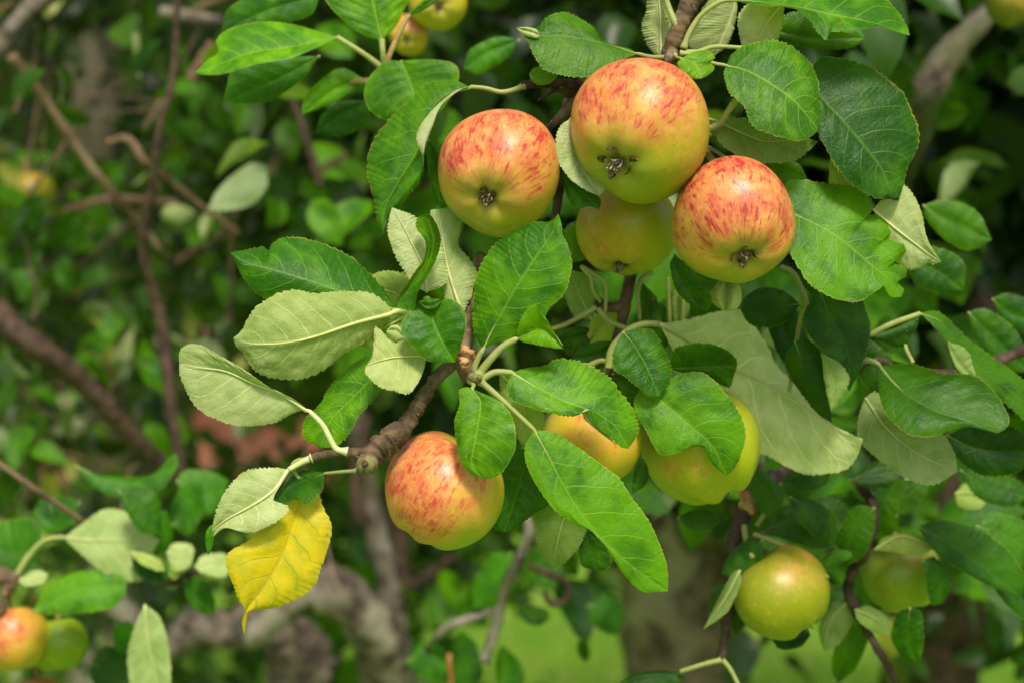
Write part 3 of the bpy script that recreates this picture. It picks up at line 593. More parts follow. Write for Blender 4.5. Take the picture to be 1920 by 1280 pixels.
# tree on the right with the broad trunk
tree('apple tree with a broad rough trunk under the ripe fruit', [(1290, 1900, 2.9), (1288, 1280, 2.9), (1280, 1110, 2.9), (1270, 950, 2.9), (1250, 800, 2.95), (1290, 560, 3.0), (1300, 200, 3.0)], [.115, .102, .098, .09, .08, .06, .03],
     [((1130, 2200, -200, 640, 2.4, 3.5), 4600, 26, .13), ((1350, 2200, 500, 1000, 2.4, 3.8), 2000, 26, .12), ((1200, 2600, -1000, -130, 1.7, 3.3), 3000, 40, .2), ((1560, 2200, 940, 1160, 2.2, 3.2), 420, 20, .1), ((1750, 4000, -4500, -1200, 1.2, 2.4), 4200, 30, .12)], M_F3, singles=295, windows=TRW,  # last box: unseen overhead leaves, added to cast shade on the right background
     sg_box=[(1480, 1960, 60, 620, 1.6, 2.3), (1050, 1500, 430, 760, 1.5, 2.1), (1500, 1960, 560, 1120, 1.7, 2.3), (1420, 1960, 860, 1130, 1.3, 1.8), (1230, 1560, 640, 1020, 1.35, 1.8)], seed=23, tmat=M_BTRUNK, tint=((.25, .35, .4), (.9, .95, .9)),
     limbs=[([(1260, 1000, 2.9), (1340, 960, 2.8), (1420, 925, 2.6), (1500, 880, 2.5)], [.06, .045, .03, .02], M_LIMB),
            ([(1850, 20, 1.75), (1790, 90, 1.75), (1745, 165, 1.75), (1710, 270, 1.8), (1660, 420, 1.9)], [.012, .017, .014, .010], M_LIMB),
            ([(1860, 560, 2.2), (1780, 760, 2.2), (1760, 980, 2.2), (1750, 1180, 2.3)], [.02, .026, .03, .032], M_DTWIG)])
tree('apple tree with a dark leaning trunk at the far right', [(1690, 1650, 2.6), (1735, 1290, 2.6), (1765, 1160, 2.6), (1830, 1000, 2.6), (1900, 800, 2.6), (2050, 300, 2.6)], [.085, .07, .062, .055, .045, .02],
     [((1750, 2500, 300, 1120, 2.3, 3.6), 900, 26, .12), ((1700, 2800, -900, 300, 2, 3.6), 1500, 30, .18)], M_F3, seed=24, tmat=M_DTWIG,
     limbs=[([(1765, 1160, 2.6), (1850, 1130, 2.55), (1960, 1165, 2.5)], [.03, .026, .02], M_DTWIG)])
# ================================================================== THE FRUITING BRANCHES
G1, G2 = 'fruiting branches', 'leafy sprigs'
# ---- A. upper branch
A = empty('apple_branch', atz(1300, -30, -1), 'ringed brown branch at the top bearing four clustered red-streaked apples and dark leaves', 'branch', G1)
twig(A, 'wood', '1312,-60,-1 1298,-5,-1 1283,30,-1 1268,65,-1 1260,95,-1.5 1255,140,-3 1230,170,-4', [26, 20, 17, 15, 20, 17, 14], M_TWIG, .10, 20, 90)
twig(A, 'spur', '1262,95,-1 1254,112,-.8 1251,135,-2', [13, 10, 8], M_TWIG, .15)
twig(A, 'side_shoot', '1180,170,-4 1120,172,-3.5 1075,168,-3 1030,156,-2.5 1000,157,-2 978,160,-2', [13, 17, 18, 10, 9, 6], M_DTWIG, .14, 16, 60)
twig(A, 'side_shoot', '1085,180,-3 1068,200,-3 1045,225,-2.5 1022,245,-2.5', [16, 12, 8, 6], M_TWIG, .12, 14, 30)
twig(A, 'spur', '1045,165,-3 1030,175,-2 1008,189,-1.5', [5, 4, 2], M_DTWIG, .1, 8)
twig(A, 'side_shoot', '1070,190,-5 1060,260,-6 1050,340,-6 1040,420,-6', [14, 12, 10, 8], M_DTWIG, .14, 12, 30)
DK = (.72, .72, .9); MD = (1, 1, 1); BR = (1.8, 1.45, 1.3); OL = (.75, .72, .45)
leaf(A, 't', '1196,101 1130,80 1060,67 1010,66 969,55', '1180,92 1150,84 1128,74 1112,52 1080,30 1055,23 1025,33 1008,52 990,54', '1150,120 1115,141 1090,145 1055,142 1020,131 1000,102 988,76', zb=-.5, zt=0, zl=-.5, zr=.5, tint=(.75, .75, .8), pet='1250,108 1220,107', petz=-1, label='dark green leaf with a curled pale tip above the largest apple')
leaf(A, 'u', '1012,66 990,58 968,53', '1005,55 985,51', '1008,72 985,68 974,60', zb=.25, zt=.5, tint=(1.1, 1.1, .8), rib=False, res=.3, tamp=1, teeth=6)
leaf(A, 't', '880,163 845,173 815,197 793,240 783,282 762,318 740,353 720,395 718,440', '850,151 800,156 770,184 738,214 708,250 693,282 688,325 700,372 706,412', '860,168 838,181 806,212 786,240 781,264 794,302 790,335 770,363 744,394 724,412',
     Rm='868,166 850,178 826,200 812,236 797,275 786,308 768,338 745,372 726,403', zb=-2, zt=-1, zl=-.7, zr=.9, cup=.3, tint=(.95, .95, .9), spot=.35, pet='985,160 960,170 938,173 910,166', petz=-2, pr=5, label='long drooping leaf folded along its edge, left of the upper apples')
leaf(A, 't', '1046,143 1020,143 992,140', '1030,131 1010,125 998,130', '1030,157 1010,160 997,152', zb=-.6, zt=-.4, tint=(2.2, 1.7, 2.2), res=.4, tamp=1.6, teeth=10, rib=False)
leaf(A, 'u', '1242,118 1240,60 1238,10 1230,-40', '1214,85 1203,50 1212,20 1214,-15', '1250,95 1259,52 1252,15 1245,-20', zb=-2, zt=-2.5, tint=(.95, .95, .8), zl=-.4, zr=.3, pet='1262,100 1252,112', petz=-1.5)
leaf(A, 'u', '1377,-20 1374,20 1360,60 1340,105', '1340,-10 1308,30 1290,72 1308,102', '1382,0 1380,40 1364,84', zb=-2.5, zt=-3, tint=(.85, .85, .7), zl=.5)
leaf(A, 'u', '1472,0 1436,45 1404,112', '1420,0 1386,25 1387,72', '1468,32 1460,72 1430,112', zb=-2, zt=-2.6, tint=(1.25, 1.15, 1.2), zl=.3, zr=-.3)
leaf(A, 't', '1386,0 1470,9 1560,28 1640,44 1706,67', '1440,-28 1540,-44 1630,-22 1678,16 1700,48', '1420,12 1480,13 1510,30 1530,58 1549,76 1560,60 1600,61 1640,50 1670,57 1692,64', zb=-.5, zt=0, zl=-1.2, zr=.5, tint=(1.25, 1.2, 1.5), spot=.5, pet='1281,92 1292,62 1315,28 1350,4', petz=-.8, pr=5, label='long pale-sheened leaf with a brown torn edge at the top right')  # sheen is put into the colour by the blue-lifted tint
leaf(A, 't', '1440,55 1520,72 1622,72', '1480,25 1560,20 1605,45', '1490,85 1560,93 1600,89', zb=-5, zt=-4.6, tint=DK)
leaf(A, 't', '1277,110 1297,116 1308,130 1315,148', '1270,120 1281,137 1297,147 1308,149', '1298,99 1325,95 1341,108 1332,118 1340,128 1328,142', zb=.5, zt=.9, zl=.2, zr=-.3, tint=BR, res=.6, teeth=10, tamp=1.5, pet='1266,104 1270,108', petz=-.4, pr=3)
leaf(A, 't', '1361,123 1396,131 1437,152 1480,180 1510,212 1534,244', '1374,100 1400,84 1450,76 1482,86 1513,110 1531,142 1537,180 1538,216', '1357,142 1369,176 1395,200 1404,226 1420,243 1450,253 1490,265 1520,257', zb=-.2, zt=.4, zl=-.7, zr=.4, zm=.5, tint=(1.45, 1.25, 1.1), spot=.2, pet='1275,100 1300,104 1335,118', petz=-.7, pr=4, label='glossy bright green oval leaf right of the largest apple')
twig(A, 'leaf_stalk', '1282,99,-.8 1310,97,-1 1340,88,-1.5 1392,90,-1.6', [6, 5, 4.5, 4], M_PET, .03, 8)
leaf(A, 't', '1518,136 1537,180 1580,227 1640,298 1664,338 1686,371', '1540,108 1590,112 1640,130 1690,170 1706,200 1722,240 1721,276 1702,315 1694,350', '1536,160 1531,235 1550,280 1565,310 1590,340 1622,362 1650,374 1664,366 1674,372', zb=-1.8, zt=-1, zl=-.6, zr=.2, zm=.4, tint=(.62, .68, .8), spot=.35, label='large dark green leaf with a browned rim at the right')
leaf(A, 'u', '1335,225 1400,256 1440,268 1500,263 1534,266', '1370,221 1410,226 1450,248 1500,256', '1350,268 1400,301 1440,306 1490,301 1518,282', zb=-2.6, zt=-2, zl=-.4, zr=.5, tint=(.42, .55, .2), pet='1290,215 1312,220', petz=-3)
leaf(A, 't', '1450,388 1495,404 1567,441 1635,497 1672,530 1690,557', '1472,345 1502,338 1560,345 1612,352 1641,386 1631,402 1662,404 1676,430 1667,446 1698,461 1692,480 1678,492 1698,503 1697,520 1683,528 1695,543', '1468,450 1490,490 1520,535 1560,558 1600,567 1625,558 1650,541 1656,536 1670,556', zb=-1.8, zt=-1, zl=-.7, zr=.5, zm=.3, tint=(1.15, 1.1, .8), spot=.6, tamp=3.4, label='large ragged leaf with bitten edges right of the lowest striped apple')
leaf(A, 'u', '1638,392 1675,425 1716,457 1765,491', '1655,375 1685,374 1694,347 1713,365 1728,400 1736,440 1748,466', '1648,430 1672,482 1706,506 1740,494 1750,496', zb=-2.2, zt=-1.8, zl=.2, zr=-.3, tint=(1.1, 1.08, .95), spot=.3, label='pale grey-green leaf underside poking out behind the ragged leaf')
leaf(A, 'u', '1556,300 1575,330 1602,356', '1590,320 1600,340', '1555,320 1558,350', zb=-3.5, zt=-3.4, tint=(.9, .95, .3), rib=False, res=.4)
leaf(A, 't', '1395,312 1460,314 1514,334', '1440,294 1492,304', '1440,346 1492,348', zb=-4, zt=-4, tint=(1.2, 1.1, .8))
leaf(A, 'u', '1070,222 1078,280 1096,325 1124,368', '1050,238 1042,262 1046,300 1066,333 1095,355', '1092,240 1118,300 1135,348', zb=.1, zt=.3, tint=(1.1, 1.1, 1.1), zl=.4, tamp=3, teeth=26, label='pale serrated leaf underside squeezed between two apples')
leaf(A, 't', '1048,292 1070,340 1096,368 1123,394', '1052,322 1061,362 1080,390 1106,387', '1080,322 1110,350 1126,376', zb=-.6, zt=-.1, tint=(.6, .7, .7), zr=-.3, tamp=2.6)
leaf(A, 't', '1264,478 1288,530 1326,584', '1256,500 1268,545 1296,572', '1292,498 1302,522 1329,545 1334,568', zb=-2, zt=-1.6, zr=.4, tint=(.7, .75, .7))
leaf(A, 'u', '1362,524 1362,552 1360,584', '1345,530 1332,552 1340,572', '1385,533 1391,560 1381,580', zb=-3, zt=-2.6, tint=(1.25, 1.15, .75), cup=.9, res=.6, rib=False, tamp=1)
leaf(A, 't', '803,262 814,300 826,392', '801,280 803,320 814,370', '820,284 846,340 850,380', zb=-4, zt=-4.5, tint=(.8, .8, .7))
for p in ('1330,243,-2 1350,232,-1.6 1363,212,-1.4 1380,188,-1.5', ): twig(A, 'leaf_stalk', p, [7, 6.5, 6, 7], M_PET, .03, 10)
twig(A, 'leaf_stalk', '1325,250,-3 1345,260,-3 1362,266,-2.6', [4, 3.5, 3], M_PET, .03, 8)
twig(A, 'leaf_stalk', '1320,272,-3 1342,284,-3 1362,297,-2', [4, 4, 3.5], M_PET, .03, 8)
twig(A, 'leaf_stalk', '1240,-30,-1 1252,10,-1 1262,35,-.8 1272,52,-.8', [5, 6, 7, 9], M_PET, .03, 8)
apple(935, 325, 0, 228, 243, (-.23, -.54, .81), 'orange red-flecked apple hanging left of the largest one, its eye facing out', (-.05, .75, .65), .95, .9, 1, stem=(1022, 245, -2.5))
apple(1199, 246, .5, 266, 268, (-.43, -.61, .66), 'largest apple, top of the cluster, orange with a green base and withered eye', (-.1, .85, .45), .70, .8, 2, stem=(1250, 120, -2), sep=1.25)
apple(1376, 417, 0, 238, 241, (.09, -.70, .70), 'red-striped apple lowest of the four clustered ones, touching the largest', (.0, .7, .7), 1.05, 1.0, 3, stem=(1300, 250, -4), sep=1.05)
apple(1175, 428, -6.2, 196, 178, (-.17, -.93, .33), 'greenish apple with brown streaks tucked under the largest one', (-.6, -.3, .6), .02, .55, 4, base=(.46, .46, .010), ochre=(.52, .36, .02), stem=(1190, 300, -7), sep=1.15, streak=.8)
# ---- B. spur branch of the centre
B = empty('apple_branch', atz(885, 560, -1), 'central leafy spur with rough bark and one striped apple at its broken lower end', 'branch', G1)
twig(B, 'wood', '900,480,-5 884,560,-2 872,625,-.5 868,675,0 884,712,0', [10, 12, 15, 17, 17], M_TWIG, .12, 18, 60)
twig(B, 'wood', '868,672,-.2 835,692,-.2 800,735,0 775,775,.2 758,800,.4 735,822,.8 705,845,1.2 684,872,1.6', [12, 12.5, 13, 14, 20, 24, 22, 21], M_TWIG, .16, 22, 110, label='dark twig thickening to a knobbly scarred end')
twig(B, 'spur', '700,845,1.2 680,850,1 655,846,1', [16, 12, 7], M_TWIG, .12, 12)
twig(B, 'spur', '672,848,1 640,848,1 610,852,1.2 580,860,1.3', [11, 8, 9, 8], M_TWIG, .08, 12)
M_CUT = bark_material('cut wood', (.09, .055, .025), (.26, .20, .09), (.16, .18, .06), 1.6)
twig(B, 'broken_end', '690,868,2.4 684,872,3.2', [19, 15], M_CUT, .12, 16, 6, label='pale broken end of the twig')
twig(B, 'broken_end', '686,868,3.2 682,872,3.35', [6, 4], M_DTWIG, .2, 8, 5)
twig(B, 'fibre', '672,888,2 676,898,2.1 674,908,2 677,912,2', [2.5, 1.5, 1.2, .8], M_TWIG, .1, 6)
M_HUSK = bark_material('bud husk', (.22, .07, .02), (.50, .21, .07), (.62, .40, .22), .9)
twig(B, 'bud_scale', '857,655,1 870,655,1.6 884,662,1.8 888,672,1.6', [4, 7, 6, 4], M_HUSK, .25, 10)
twig(B, 'bud_scale', '860,668,1.2 872,678,1.8 870,688,1.6 880,684,1.7', [4, 8, 5, 3], M_HUSK, .35, 10)
twig(B, 'bud_scale', '884,706,1 895,710,1.8 900,706,2', [9, 8, 5], M_CUT, .25, 10)
leaf(B, 't', '737,580 690,561 642,546 570,522 512,505 460,492 431,474', '728,552 700,519 655,480 610,458 560,446 527,447 508,460 505,469 490,463 468,467 448,471', '650,600 560,590 495,560 470,540 451,512 440,490', zb=-.3, zt=0, zl=-1.0, zr=-.2, zm=.4, tint=(.95, 1.0, 1.5), spot=.2, label='broad green leaf with a notched edge pointing left', pet='770,585 752,582', petz=0)  # bluish tint paints the sheen into the blade colour
leaf(B, 'u', '736,586 662,606 590,630 532,642 475,644 437,634', '720,565 690,548 640,546 590,550 552,543 520,551 490,568 474,582 461,604 453,620', '700,630 650,660 610,692 570,709 520,710 480,696 458,665 443,650', zb=.6, zt=.9, zl=.1, zr=-.6, zm=.4, tint=(.95, 1.0, .62), spot=.12, pet='776,600 765,588 750,583', petz=0, pr=6.5, label='large pale leaf underside with a thick midrib pointing left')
leaf(B, 'u', '775,585 740,550 690,540', '765,520 722,508 691,521', '750,610 715,585 700,560', zb=-2, zt=-2.4, tint=(.62, .78, .22))
leaf(B, 'u', '762,592 705,622 654,636', '720,590 680,606', '760,640 715,655 680,650', zb=-1.5, zt=-2, tint=(.75, .85, .25))
leaf(B, 'u', '800,548 792,500 768,450 735,389', '775,535 756,506 739,476 727,435 730,408', '838,530 836,490 818,440 782,408', zb=.6, zt=1.2, zl=.2, zr=-.4, tint=(1.15, 1.1, 1.1), spot=.25, label='whitish curled leaf underside standing upright')
leaf(B, 't', '741,578 765,545 798,505 812,455 806,425 795,402', '750,552 772,518 795,484 797,452 780,428 783,408', '775,580 784,548 812,500 826,458 822,428 808,404', zb=1.6, zt=1.9, zl=.1, zr=.5, cup=-.3, tint=(1.2, 1.1, .8), tamp=2.6, teeth=34, rib=False, label='narrow rolled green leaf edge')
leaf(B, 'u', '868,592 846,530 832,470 822,392', '842,580 830,540 818,480 806,402', '884,552 895,512 880,485 860,460 864,425 850,396', zb=-.4, zt=-.8, zr=-.3, tint=(.95, .95, .85), pr=6, label='tall pale leaf underside just below the upper left apple')
leaf(B, 't', '806,580 817,612 835,650 855,679', '771,584 752,607 756,628 777,655 800,675 830,680', '832,562 852,563 868,578 874,602 868,637 858,658', zb=1.6, zt=2.2, zl=.2, zr=.1, zm=.3, tint=(.9, 1.0, .75), tamp=1.8, pet='800,560 802,570', petz=1, label='small round deep green leaf above the twig joint')
leaf(B, 't', '783,566 805,574 829,562', '800,560 815,560', '800,582 818,580', zb=2.1, zt=2.2, tint=(.5, .6, .5), res=.4, rib=False)
leaf(B, 'u', '800,668 779,669 740,671 705,679 685,688', '785,640 763,630 738,640 705,612 701,640 697,668', '792,700 768,737 740,733 716,727 696,712 685,700', zb=1.2, zt=1.8, zl=-.3, zr=.3, tint=(1.05, 1.05, .72), tamp=3.2, teeth=24, label='crumpled pale leaf underside with a pointed corner')
leaf(B, 'u', '760,634 742,618 724,620', '750,612 735,610', '745,640 730,632', zb=1.0, zt=1.2, tint=(1.1, 1.1, .8), res=.4, rib=False)
leaf(B, 't', '718,688 692,714 662,745 620,787 602,839', '690,668 650,690 616,727 600,758 571,786 569,820', '720,720 700,750 672,782 655,812 632,836', zb=-1, zt=-.6, zl=-.3, zr=.2, tint=(1.55, 1.35, 1.2), spot=.1, label='bright green leaf behind the twig')
leaf(B, 't', '905,656 925,615 965,543 1003,484 1036,435 1047,401', '889,622 886,582 888,545 896,510 911,480 935,450 970,430 1002,416 1030,416', '930,642 965,629 1000,611 1025,589 1031,575 1056,555 1069,520 1071,480 1056,440 1053,420', zb=1.0, zt=1.6, zl=-.5, zr=.1, zm=.4, tint=(1.15, 1.12, 1.15), spot=.1, pet='887,706 890,688 897,670', petz=.6, pr=6, label='large upright bright green leaf touching the upper left apple')
leaf(B, 't', '968,635 997,622 1022,616 1040,630 1057,654', '972,611 983,588 1001,572 1016,588 1030,606', '985,642 1010,647 1036,652', zb=1.4, zt=1.8, zl=.5, zr=.2, tint=(1.5, 1.3, 1.1), res=.7, teeth=14, tamp=1.2, pet='898,704 910,685 940,652', petz=.8, pr=7, label='small folded bright leaf')
leaf(B, 't', '960,698 1010,727 1060,753 1102,768 1150,795 1178,841', '985,690 1022,684 1042,673 1072,674 1098,681 1142,706 1161,732 1181,755 1192,780 1197,810', '951,720 956,745 985,761 1040,776 1080,779 1100,766 1112,790 1142,817 1162,836', zb=.8, zt=1.2, zl=-.8, zr=.2, zm=.5, tint=(1.35, 1.25, 1.45), pet='896,716 910,706 930,697', petz=.8, pr=6.5, spot=.1, label='bright ribbed leaf reaching right over the yellow apple')  # raised blue in the tint stands in for sheen on this leaf
leaf(B, 'u', '1080,778 1100,768 1106,786 1158,836', '1095,766 1108,766 1118,785', '1092,775 1100,790', zb=1.3, zt=1.4, tint=(.7, .85, .4), rib=False, res=.4, tamp=.5)
leaf(B, 't', '885,728 901,752 897,790 888,835 884,866 905,896', '874,725 860,732 862,756 852,787 854,816 863,862 880,886', '908,738 930,748 948,762 961,782 967,815 966,843 946,880 926,895', zb=2.6, zt=3.2, zl=-.1, zr=.1, zm=.4, tint=(1.6, 1.4, 1.35), tamp=1.6, pet='882,714 888,722', petz=1, spot=.1, label='light green leaf hanging over the lower left apple')
leaf(B, 't', '1001,805 1030,856 1057,910 1105,986 1150,1034 1200,1072 1252,1108', '984,840 989,876 1010,916 1040,955 1075,980 1110,996 1141,1032 1165,1070 1200,1106 1235,1109', '1040,811 1080,835 1121,865 1161,895 1184,930 1206,960 1222,985 1236,1016 1249,1052 1253,1085', zb=1.2, zt=.6, zl=.1, zr=-.4, zm=.6, tint=(1.2, 1.15, 1.0), spot=.12, tamp=2.4, pet='898,712 925,735 955,762 985,790', petz=.9, pr=5.5, label='longest leaf, drooping to the lower right with a yellowing tip')
leaf(B, 'u', '935,695 975,745 996,834', '940,735 958,785 974,828', '985,715 1015,758 1020,800 1006,832', zb=-1, zt=-1.6, tint=(.85, 1.0, .42), label='translucent olive leaf behind the joint')
leaf(B, 't', '1000,838 980,885 955,967 946,998', '950,850 935,905 926,960 925,988', '1050,900 1050,935 1000,965 965,992', zb=-3.4, zt=-3.4, tint=(.75, .85, .9))
leaf(B, 'u', '1072,930 1048,1000 1038,1064', '1010,950 1002,992 1014,1032', '1100,970 1092,1012 1062,1052', zb=-4.5, zt=-4.6, tint=(.5, .66, .16))
leaf(B, 't', '1098,995 1110,1030 1116,1068', '1086,1020 1090,1058', '1132,1018 1146,1045 1138,1066', zb=-5, zt=-5, tint=(.7, .8, .7))
leaf(B, 'u', '580,770 525,736 475,717 425,695 375,688 336,680', '550,747 507,727 462,695 425,673 375,646 346,648 336,662', '562,770 537,781 512,793 462,798 425,793 377,771 355,745 346,725 337,702', zb=1.2, zt=1.6, zl=.3, zr=-.3, zm=.3, tint=(1.15, 1.12, 1.0), pet='652,846 632,842 622,828 605,796', petz=1.2, pr=5.5, spot=.15, tamp=2.8, label='pale folded leaf underside, leftmost on the central spur')
leaf(B, 'u', '541,880 512,920 465,952 427,972 403,992 392,1020', '524,877 500,876 460,882 435,904 412,938 402,968 398,990', '532,900 514,930 518,945 540,947 536,962 505,985 465,998 425,989 405,1000', zb=1.4, zt=1.8, zl=.1, zr=.3, zm=.4, tint=(1.12, 1.1, .95), pet='585,858 570,864', petz=1.3, pr=6, spot=.12, label='pale leaf underside with a curled corner above the yellow leaf')
leaf(B, 't', '401,980 393,1008 390,1040', '388,992 385,1016', '402,1000 398,1025', zb=1.9, zt=2, tint=(1.7, 1.5, .8), rib=False, res=.4, tamp=1)
leaf(B, 't', '608,887 570,900 540,915 512,938', '590,882 565,881 545,893 528,914', '606,915 595,930 575,946 555,936 530,943', zb=1.3, zt=1.2, zl=-.3, zr=.6, zm=-.3, tint=(.42, .55, .6), spot=.35, pet='668,882 640,884', petz=1.8, pr=3.5, label='small very dark green leaf above the yellow leaf')
leaf(B, 't', '566,900 560,940 547,985 527,1040 495,1097 464,1139 455,1162 458,1188', '540,922 500,975 470,1010 428,1036 426,1070 437,1096 447,1125 458,1140 453,1165', '597,925 606,950 622,985 616,1025 603,1060 590,1095 560,1120 520,1138 485,1142 467,1146 461,1170', zb=.8, zt=1.0, zl=.2, zr=-.2, zm=.4, cup=.3, mat=M_YELLOW, pet='580,862 560,862 548,872 556,890', petz=1.2, pr=4, rib=False, tamp=2.6, label='large bright yellow leaf hanging point down')
apple(829, 920, -1.0, 236, 222, (-.48, -.86, -.04), 'rosy striped apple hanging alone at the broken twig end, its eye at lower left', (-.5, .45, .75), .72, .7, 5, stem=(860, 822, -4), base=(.42, .44, .022), ochre=(.68, .45, .05))
# ---- C. middle branch behind, with the two yellow-green apples
Cc = empty('apple_branch', atz(1185, 505, -8), 'slim brown branch behind the cluster carrying two yellow-green apples', 'branch', G1)
twig(Cc, 'wood', '1205,440,-10 1184,512,-9 1174,560,-8.5 1164,610,-8 1150,660,-7.5 1145,720,-7.5', [11, 11, 12, 10, 9, 9], M_TWIG, .12, 14, 60)
twig(Cc, 'spur', '1172,572,-8.5 1150,576,-8 1120,574,-7.5', [10, 9, 13], M_TWIG, .2, 12)
for p, r in (('1095,505,-7 1108,520,-6.5 1112,545,-6.5 1126,566,-7', 4), ('1090,500,-7 1115,515,-6.5 1134,530,-6.5 1136,560,-6.8 1134,592,-7', 4), ('1118,576,-7 1090,592,-7 1060,608,-7 1030,618,-7', 4.5), ('1122,580,-7 1140,600,-6.5 1165,612,-6 1200,620,-6', 4.5),
             ('1222,512,-9 1205,520,-8.5 1196,545,-8 1200,600,-8', 4), ('1252,520,-9 1254,560,-9 1256,605,-9', 4), ('1280,530,-9 1282,570,-9 1280,600,-9', 4.5), ('1142,690,-5 1148,655,-5 1175,622,-5 1205,608,-5 1236,607,-5', 7), ('1095,690,-6 1125,676,-6 1145,680,-6', 5)):
    twig(Cc, 'leaf_stalk', p, [r * 1.2, r, r * .9], M_PET, .04, 8)
leaf(Cc, 't', '1070,495 1085,450 1100,408', '1055,470 1062,425', '1105,480 1118,430', zb=-7, zt=-8, tint=(1.6, 1.4, 1.1), res=.5)
leaf(Cc, 'u', '1110,600 1090,560 1068,505', '1075,590 1058,545', '1125,560 1110,520', zb=-8, zt=-8.6, tint=(.6, .8, .25), res=.6)
leaf(Cc, 'u', '1160,585 1130,610 1098,652', '1120,590 1104,610', '1160,620 1130,652', zb=-9, zt=-9, tint=(1.3, 1.3, .22), res=.6, label='yellow-green leaf glowing behind the stalks')
leaf(Cc, 't', '1120,620 1090,630 1040,640', '1090,612 1060,620', '1100,650 1065,655', zb=-9, zt=-9, tint=(.5, .6, .6), res=.6)
leaf(Cc, 't', '1160,640 1120,665 1070,672', '1120,640 1090,650', '1150,680 1100,692', zb=-8, zt=-8, tint=(.6, .7, .6), res=.6)
leaf(Cc, 't', '1225,560 1240,610 1235,660', '1215,580 1218,630', '1262,590 1258,640', zb=-10, zt=-10, tint=(.5, .6, .6), res=.6)
leaf(Cc, 'u', '1280,520 1274,560 1268,604', '1262,550 1260,590', '1292,560 1290,590', zb=-10, zt=-10, tint=(.8, .95, .4), res=.6)
leaf(Cc, 't', '1205,530 1212,570 1205,612', '1196,560 1194,590', '1232,560 1230,595', zb=-11, zt=-11, tint=(.6, .7, .8), res=.6)
leaf(Cc, 'u', '1236,607 1300,645 1382,695 1440,722 1490,750 1540,785 1618,823', '1290,598 1345,584 1392,579 1411,602 1440,650 1455,682 1480,708 1512,745 1542,778 1592,819', '1280,690 1330,760 1400,835 1440,855 1474,874 1510,889 1550,888 1586,880 1607,856', zb=-5, zt=-6.5, zl=-.9, zr=.2, zm=-4.6, tint=(1.7, 1.55, 1.5), cup=.4, tamp=3.4, teeth=34, pr=8, label='very large pale leaf underside slanting down to the right')
leaf(Cc, 't', '1168,622 1190,648 1212,686 1236,743', '1151,655 1150,690 1172,706 1196,726 1216,743', '1200,616 1226,621 1246,655 1258,690 1253,722', zb=-3.5, zt=-3, zr=-.3, zl=.2, tint=(.9, .95, 1.1), label='rounded leaf inside the curve of a stalk')
leaf(Cc, 't', '1148,700 1180,715 1214,738', '1168,700 1200,712', '1158,735 1190,744', zb=-4.2, zt=-4, tint=(.55, .65, .6), res=.6)
leaf(Cc, 't', '1256,690 1310,688 1382,684', '1262,656 1290,645 1325,643 1361,655 1380,672', '1290,702 1330,708 1365,726 1377,702', zb=-4, zt=-3.8, zl=.4, zr=-.3, tint=(.55, .65, .65), label='small dark leaf curled above the green apple')
leaf(Cc, 't', '1200,728 1232,745 1272,777 1300,802 1337,838 1362,891', '1250,712 1290,697 1322,700 1351,725 1376,755 1394,790 1398,822 1386,860 1375,880', '1188,750 1194,778 1208,800 1226,836 1241,853 1272,848 1292,838 1315,837 1326,856 1342,876', zb=-4, zt=-3.6, zl=-.2, zr=.1, zm=.5, tint=(1.15, 1.1, .85), tamp=2.6, label='broad green leaf draped over the yellow-green apple')
leaf(Cc, 't', '1208,862 1210,893 1185,926', '1216,880 1213,906', '1190,880 1186,905', zb=-6, zt=-6, tint=(.5, .6, .5), res=.4)
apple(1112, 826, -6.0, 194, 172, (.15, -.9, -.25), 'golden apple half hidden behind two overlapping leaves', (.2, .5, .8), .15, .6, 6, base=(.58, .46, .02), ochre=(.72, .46, .035), stem=(1140, 720, -8))
apple(1318, 838, -8.0, 218, 232, (.45, -.85, -.05), 'yellow-green lobed apple under the broad draped leaf', (-.5, -.1, .8), -.15, .15, 7, base=(.38, .44, .010), ochre=(.46, .44, .02), lobes=.07, stem=(1300, 700, -10), streak=.4)
# ---- D. leafy branch at the right
D = empty('leafy_branch', atz(1930, 760, -13), 'shaded branch of dark glossy leaves at the right, no fruit', 'branch', G2)
twig(D, 'wood', '1480,735,-8 1500,600,-7 1512,575,-7 1490,515,-8 1465,500,-9', [4, 4, 6, 5, 4], M_PET, .06, 10)
twig(D, 'wood', '1960,640,-16 1800,700,-13 1700,690,-11 1640,676,-9 1600,700,-9', [12, 10, 8, 6, 5], M_DTWIG, .12, 12, 50)
twig(D, 'leaf_stalk', '1630,628,-8 1670,608,-8 1725,588,-8', [5.5, 5.5, 5], M_PET, .04, 8)
twig(D, 'leaf_stalk', '1700,620,-9 1698,650,-9 1712,680,-8', [5, 4, 4], M_PET, .04, 8)
leaf(D, 't', '1500,570 1445,576 1388,580', '1470,546 1430,538 1398,556', '1480,598 1440,614 1404,606', zb=-7, zt=-7, tint=(0.50, 0.58, 0.86), zl=-.6)
leaf(D, 't', '1535,540 1560,600 1590,660 1592,734', '1513,575 1504,605 1524,640 1550,670 1577,702', '1605,552 1628,590 1633,620 1624,662 1607,705', zb=-5, zt=-4.8, zl=.2, zr=-.4, tint=(0.43, 0.52, 0.54), spot=.2, label='dark leaf hanging over a yellowish folded edge')
leaf(D, 'u', '1540,662 1562,712 1558,770', '1544,702 1551,742', '1573,680 1592,708 1580,742', zb=-4.4, zt=-4.3, tint=(0.43, 0.61, 0.18), res=.6, rib=False)
leaf(D, 't', '1490,638 1512,700 1560,792', '1474,665 1478,702 1510,747 1536,778', '1522,640 1546,680 1554,742', zb=-6, zt=-6, tint=(0.40, 0.49, 0.58), zl=-.5)
leaf(D, 't', '1500,500 1530,520 1580,545', '1530,490 1575,510', '1500,530 1540,560', zb=-8, zt=-8, tint=(0.58, 0.61, 0.58), zl=-.5)
